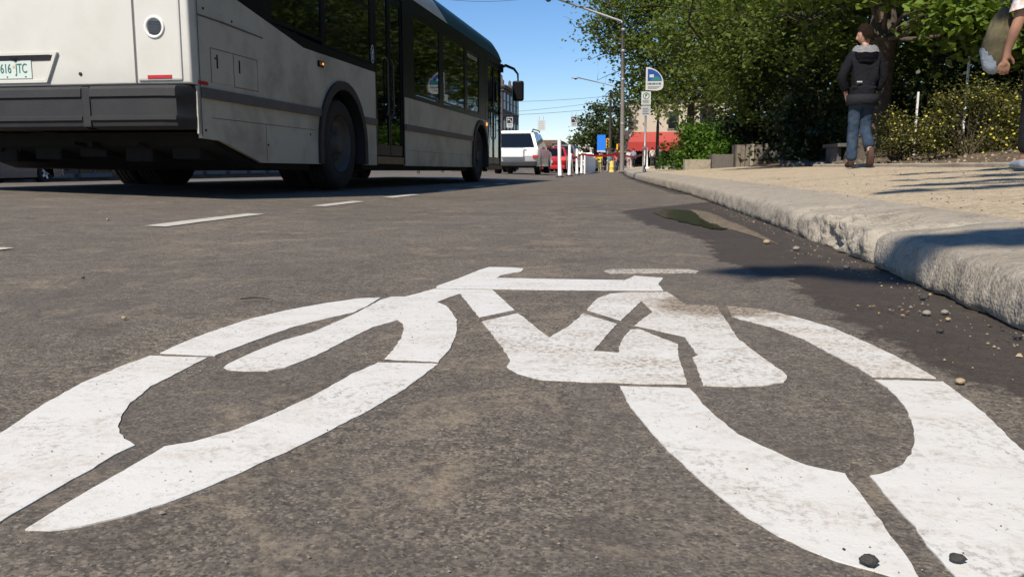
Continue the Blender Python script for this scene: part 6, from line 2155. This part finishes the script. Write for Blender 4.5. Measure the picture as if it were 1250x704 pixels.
def hair_cap(par, mat4, m, grow=1.10, front=.25, low=-.055, seed=1, tuft=.014):
    bm = BM()
    bmesh.ops.create_icosphere(bm, subdivisions=4, radius=1)
    for v in bm.verts:
        d = v.co.normalized()
        k_ = grow + tuft * 6 * noise.fractal(d * 5 + Vector((seed, 0, 0)), 1, 2, 3)
        v.co = (d.x * .080 * k_, d.y * .100 * k_ + .006, d.z * .121 * k_ + .004)
    dead = [v for v in bm.verts if v.co.z < low + max(0, -v.co.y - .0) * 1.5 * (1 + front) + .012 * noise.noise(v.co * 40) or (v.co.y < -.052 and v.co.z < .045)]
    bmesh.ops.delete(bm, geom=dead, context='VERTS')
    me = bpy.data.meshes.new("hair")
    bm.to_mesh(me); bm.free()
    me.transform(mat4)
    me.shade_smooth()
    return link("hair", me, m, par)
hc = hair_cap(man, hrot, M['hair'], 1.17, .1, -.078, 5, .022)
rgc = np.random.default_rng(5)
V = []
for v in hc.data.vertices:
    for q in range(2):
        c = np.array(v.co); o_ = c - np.array(hrot.translation); o_ /= np.linalg.norm(o_)
        t_ = np.cross(o_, rgc.normal(size=3)); t_ /= np.linalg.norm(t_)
        s_ = .022 * rgc.uniform(.5, 1.1)
        V.append([c - t_ * .004, c + t_ * .004, c + t_ * .010 * rgc.normal() + (o_ * .55 + t_ * rgc.normal() * .8 - np.array([0, 0, .35])) * s_])
quads_mesh("curls", np.array(V), 3, M['hair'], hc)
def eyes(par, mat4):
    for s in (-1, 1):
        bm = BM()
        bmesh.ops.create_icosphere(bm, subdivisions=2, radius=.0115, matrix=Matrix.Translation((s * .031, -.069, .006)))
        bmesh.ops.create_icosphere(bm, subdivisions=2, radius=.0055, matrix=Matrix.Translation((s * .031, -.0765, .006)))
        for f in bm.faces[len(bm.faces) // 2:]: f.material_index = 1
        me = bpy.data.meshes.new("eye"); bm.to_mesh(me); bm.free(); me.transform(mat4)
        link("eye", me, [M['eye_white'], M['hair']], par)
eyes(man, hrot)

# --- the woman at the right edge: sleeve, forearm, hand and bag in view
P1 = (2.93, 6.35, walk_z(3.02, 6.35))
wom = thing("person", "person cut by the right edge, printed white tee, arm hanging with a bag", "person", P1)
J = {'pel': (0, 0, .93, .13, .10), 'sp': (0, .0, 1.07, .11, .085), 'ch': (0, .01, 1.24, .135, .10), 'nb': (0, .0, 1.38, .06, .055), 'nk': (0, -.005, 1.44, .046), 'hd': (0, -.005, 1.5, .045),
     'shL': (-.155, .0, 1.335, .056), 'uaL': (-.205, .0, 1.20, .045), 'elL': (-.235, .0, 1.055, .040), 'faL': (-.262, .02, .93, .037), 'wrL': (-.285, .045, .815, .025),
     'shR': (.155, .0, 1.335, .056), 'elR': (.235, -.03, 1.06, .040), 'wrR': (.26, .05, .84, .026),
     'hpL': (-.08, 0, .88, .09), 'knL': (-.08, .06, .48, .055), 'anL': (-.08, .10, .08, .036), 'toL': (-.085, .26, .03, .032, .025),
     'hpR': (.08, 0, .88, .09), 'knR': (.08, .03, .48, .055), 'anR': (.08, -.10, .09, .036), 'toR': (.085, .05, .03, .032, .025)}
E_ = [('pel', 'sp'), ('sp', 'ch'), ('ch', 'nb'), ('nb', 'nk'), ('nk', 'hd'), ('ch', 'shL'), ('shL', 'uaL'), ('uaL', 'elL'), ('elL', 'faL'), ('faL', 'wrL'), ('ch', 'shR'), ('shR', 'elR'), ('elR', 'wrR'),
      ('pel', 'hpL'), ('hpL', 'knL'), ('knL', 'anL'), ('anL', 'toL'), ('pel', 'hpR'), ('hpR', 'knR'), ('knR', 'anR'), ('anR', 'toR')]
hand_joints(J, E_, 'wrL', (-.08, .1, -1), (.35, .9, .0), (.9, -.3, 0), 'L', 1.05, .55)
hand_joints(J, E_, 'wrR', (.0, .15, -1), (-.9, .2, 0), (.1, 1, 0), 'R', 1.0, .4)
hr2 = Matrix.Translation((0, .012, 1.56)) @ Matrix.Rotation(R(180), 4, 'Z')
link("body", remesh([(skin_mesh(J, E_, 2, 'pel'), Matrix()), (head_mesh(), hr2)], .0058, 1), M['skin_tan'], wom)
hair_cap(wom, hr2, M['hair'], 1.12, .2, -.13, 9, .01)
eyes(wom, hr2)
bm = BM()
def loft(bm, rings, seg=26, close_end=False):
    """Elliptical rings (centre, rx, ry, tilt about y) joined into a sleeve of cloth."""
    R_ = []
    for c, rx, ry, tl in rings:
        c = Vector(c)
        row = []
        for k in range(seg):
            a = 2 * math.pi * k / seg
            p = Vector((rx * math.cos(a), ry * math.sin(a), 0))
            p.rotate(Matrix.Rotation(tl, 3, 'Y'))
            p += c
            n_ = noise.fractal(Vector((p.x * 9, p.y * 9, p.z * 6)), 1, 2, 3) * .007
            row.append(bm.verts.new(p + (p - c).normalized() * n_))
        R_.append(row)
    for a, b in zip(R_, R_[1:]):
        for k in range(seg):
            bm.faces.new([a[k], a[(k + 1) % seg], b[(k + 1) % seg], b[k]]).smooth = True
loft(bm, [((0, 0, .845), .178, .152, 0), ((0, 0, .90), .176, .150, 0), ((0, 0, .97), .168, .142, 0), ((0, 0, 1.05), .164, .140, 0), ((0, .005, 1.13), .168, .142, 0), ((0, .01, 1.21), .178, .146, 0), ((0, .01, 1.28), .182, .142, 0), ((0, .005, 1.335), .168, .125, 0), ((0, .0, 1.375), .115, .10, 0), ((0, .0, 1.395), .078, .075, 0)])
for sx in (-1, 1):
    loft(bm, [((sx * .12, 0, 1.325), .07, .085, sx * R(55)), ((sx * .165, 0, 1.305), .078, .088, sx * R(38)), ((sx * .195, 0, 1.24), .078, .086, sx * R(20)), ((sx * .218, 0, 1.17), .076, .084, sx * R(14)), ((sx * .236, 0, 1.095), .074, .082, sx * R(12))], 20)
bmesh.ops.recalc_face_normals(bm, faces=bm.faces)
obj("tee_shirt", bm, M['tee'], wom)
Jp = {'pel': (0, 0, .93, .15, .12), 'hpL': (-.08, 0, .86, .105), 'knL': (-.08, .06, .48, .075), 'anL': (-.08, .09, .10, .065), 'hpR': (.08, 0, .86, .105), 'knR': (.08, .03, .48, .075), 'anR': (.08, -.09, .11, .065)}
link("trousers", remesh([(skin_mesh(Jp, [('pel', 'hpL'), ('hpL', 'knL'), ('knL', 'anL'), ('pel', 'hpR'), ('hpR', 'knR'), ('knR', 'anR')], 2, 'pel'), Matrix())], .010, 1), M['trousers'], wom)
for pts in ([(-.08, .07, .05, .042, .045), (-.083, .16, .042, .045, .036), (-.087, .28, .034, .036, .028)], [(.08, -.13, .055, .042, .045), (.083, -.04, .042, .045, .036), (.087, .08, .034, .036, .028)]):
    m_ = shoe(pts)
    for v in m_.vertices: v.co.z = max(v.co.z, .004)
    link("shoe", m_, M['bag_pale'], wom)
# her bag: olive canvas body with a pale fold hanging below the wrist
bag = thing("hand_bag", "slouchy olive canvas bag with a pale base, beside the arm at the right edge", "bag", (P1[0] - .335, P1[1] + .13, P1[2] + .70))
def bag_shape(grow):
    bm = BM()
    bmesh.ops.create_icosphere(bm, subdivisions=4, radius=1)
    for v in bm.verts:
        d = v.co.normalized()
        tz = d.z * .5 + .5
        w = (.118 - .05 * tz) * (1 + .10 * noise.noise(d * 2.2)) * grow
        v.co = (d.x * w + .05 * tz + .010 * noise.noise(d * 6), (d.y * .085 * (1 - .4 * tz) + .01 * noise.noise(d * 7)) * grow, (tz ** .9) * .46 + .010 * noise.noise(d * 5) - .02 - (grow - 1) * .12)
    return bm
bb = obj("bag_body", bag_shape(1.0), M['bag_olive'], bag, True)
bm = bag_shape(1.07)
bmesh.ops.delete(bm, geom=[v for v in bm.verts if v.co.z > .060 - v.co.x * 1.25 + .012 * noise.noise(v.co * 30)], context='VERTS')
obj("base_panel", bm, M['bag_pale'], bag, True)
bm = BM()
tube(bm, [(.02, 0, .47), (.06, -.03, .62), (.14, -.07, .73), (.19, -.10, .70)], [.016, .013, .012, .012], 8)
tube(bm, [(.09, .0, .46), (.10, -.02, .60), (.15, -.05, .72), (.20, -.09, .70)], [.014, .012, .012, .012], 8)
obj("strap", bm, M['bag_olive'], bag)

# --- people far down the street
def cloth_of(col, nm):
    key = 'c_' + nm
    if key not in M: M[key] = pmat(nm, col, .85, .15, 8)
    return M[key]
def far_person(label, x, y, z, rz, top, bot, step=.12, hair=None, crouch=0.0, arm=.1, bag=None, h=1.0):
    t = thing("person", label, "person", (x, y, z), rz, "people at the far end of the path")
    t.scale = (h, h, h)
    c = crouch
    J = {'pel': (0, 0, .92 - .45 * c, .13, .10), 'sp': (0, -.10 * c, 1.08 - .47 * c, .12, .09), 'ch': (0, -.2 * c, 1.26 - .5 * c, .15, .10), 'nb': (0, -.26 * c, 1.41 - .52 * c, .06), 'hd': (0, -.28 * c, 1.52 - .53 * c, .085, .095), 'tp': (0, -.29 * c, 1.63 - .54 * c, .075, .085),
         'shL': (-.17, -.2 * c, 1.37 - .5 * c, .055), 'elL': (-.23, arm * .4 - .2 * c, 1.1 - .5 * c, .042), 'wrL': (-.22, -arm - .25 * c, .88 - .42 * c, .03), 'haL': (-.22, -arm - .06 - .25 * c, .80 - .42 * c, .028),
         'shR': (.17, -.2 * c, 1.37 - .5 * c, .055), 'elR': (.23, -arm * .4 - .2 * c, 1.1 - .5 * c, .042), 'wrR': (.22, arm - .25 * c, .88 - .42 * c, .03), 'haR': (.22, arm - .03 - .25 * c, .80 - .42 * c, .028),
         'hpL': (-.085, 0, .87 - .45 * c, .09), 'knL': (-.09, -step - .35 * c, .49 + .02 * c, .06), 'anL': (-.09, -step * .8 + .05 * c, .08, .042), 'toL': (-.1, -step * .8 - .16, .035, .035),
         'hpR': (.085, 0, .87 - .45 * c, .09), 'knR': (.09, step * .4 - .35 * c, .49 + .02 * c, .06), 'anR': (.09, step * 1.3, .09, .042), 'toR': (.1, step * 1.3 - .15, .035, .035)}
    E = [('pel', 'sp'), ('sp', 'ch'), ('ch', 'nb'), ('nb', 'hd'), ('hd', 'tp'), ('ch', 'shL'), ('shL', 'elL'), ('elL', 'wrL'), ('wrL', 'haL'), ('ch', 'shR'), ('shR', 'elR'), ('elR', 'wrR'), ('wrR', 'haR'), ('pel', 'hpL'), ('hpL', 'knL'), ('knL', 'anL'), ('anL', 'toL'), ('pel', 'hpR'), ('hpR', 'knR'), ('knR', 'anR'), ('anR', 'toR')]
    link("body", skin_mesh(J, E, 1, 'pel'), M['skin'], t, True)
    def garment(nm, names, add, m):
        j, e = sub_skeleton(J, names, E, 1.0, add)
        link(nm, skin_mesh(j, e, 1, names[0]), m, t, True)
    garment("top", ['sp', 'pel', 'ch', 'nb', 'shL', 'elL', 'shR', 'elR'], .022, top)
    garment("trousers", ['pel', 'hpL', 'knL', 'anL', 'hpR', 'knR', 'anR'], .016, bot)
    bm = BM(); bmesh.ops.create_icosphere(bm, subdivisions=2, radius=.105, matrix=Matrix.Translation((0, .015 - .29 * c, 1.62 - .54 * c)))
    obj("hair", bm, hair or M['hair'], t, True)
    return t
far = [(-2.75, 76, cloth_of((.68, .68, .66), "white_shirt"), cloth_of((.05, .085, .16), "denim"), .35, .5, "crouching person in a white shirt and jeans left of the blue banner's foot"),
       (-2.15, 74, cloth_of((.68, .55, .02), "yellow_vest"), cloth_of((.45, .40, .10), "ochre_trousers"), .1, 0, "person in a bright yellow vest beneath the blue banner"),
       (-1.72, 76, cloth_of((.02, .03, .03), "black_top"), cloth_of((.015, .015, .02), "black_cloth"), .1, 0, "person all in black to the right of the yellow vest"),
       (-1.45, 80, cloth_of((.10, .20, .22), "teal_top"), cloth_of((.25, .2, .15), "khaki_cloth"), .15, 0, "person in a teal top behind the one in black"),
       (-.72, 78, cloth_of((.55, .04, .07), "red_top"), cloth_of((.06, .06, .08), "dark_cloth"), .12, 0, "person in a red top left of the lamp pole"),
       (-.42, 70, cloth_of((.03, .018, .018), "maroon_coat"), cloth_of((.015, .012, .012), "black_brown_cloth"), .05, 0, "tall dark figure right against the lamp pole"),
       (.38, 78, cloth_of((.60, .50, .46), "pale_pink_top"), cloth_of((.45, .30, .28), "pink_cloth"), .12, 0, "person in pale pink under the awning's left end"),
       (.80, 76, cloth_of((.20, .24, .32), "slate_top"), cloth_of((.02, .022, .035), "navy_cloth"), .2, 0, "person in slate blue walking under the awning"),
       (2.6, 80, cloth_of((.50, .47, .42), "beige_top"), cloth_of((.03, .03, .035), "grey_cloth"), .12, 0, "person in beige in the dark shop front beside the young tree"),
       (3.4, 82, cloth_of((.06, .09, .12), "blue_grey_top"), cloth_of((.02, .02, .025), "ink_cloth"), .12, 0, "person in dark blue in the shop front near the bright shrub")]
for i, (x, y, tp, bt, stp, cr, lb) in enumerate(far):
    z = walk_z(x, y) if x > kerb_x(y) else road_z(x, y)
    far_person(lb, x, y, z, R(rnd.choice([0, 180, 60, -50])) if not cr else R(70), tp, bt, stp, crouch=cr, h=1.12 if "tall" in lb else rnd.uniform(.96, 1.05))
# yellow drum among them
bm = BM()
lathe(bm, [(.0, 0), (.30, 0), (.30, .06), (.26, .08), (.25, .38), (.265, .40), (.265, .44), (.24, .46), (.22, .85), (.18, .95), (0, .96)], (0, 0, 0), 'z', 20)
bmesh.ops.scale(bm, verts=bm.verts[:], vec=(.72, .72, .95))
o = obj("barrier_drum", bm, [cloth_of((.68, .50, .10), "drum_yellow")]); o.location = (-1.0, 68, road_z(-1, 68))
tag(o, "yellow drum standing on the road left of the lamp pole", "drum")
bm = BM()
tube(bm, [(0, 0, .02), (0, 0, 1.05)], .035, 10); lathe(bm, [(.16, 0), (.15, .04), (.05, .07)], (0, 0, 0), 'z', 14); lathe(bm, [(.05, 1.03), (.05, 1.10), (0, 1.11)], (0, 0, 0), 'z', 12)
o = obj("stanchion", bm, M['post_white']); o.location = (1.15, 43, walk_z(1.15, 43))
tag(o, "white stanchion with a round foot in front of the shop by the bus stop", "stanchion")
bm = BM()
tube(bm, [(0, 0, -.05), (0, 0, 1.05)], .045, 10); lathe(bm, [(.05, 1.0), (.055, 1.04), (0, 1.10)], (0, 0, 0), 'z', 12)
o = obj("bollard", bm, M['pole_worn']); o.location = (.95, 43, walk_z(.95, 43))
tag(o, "grey bollard holding the end of the short red tape", "bollard")
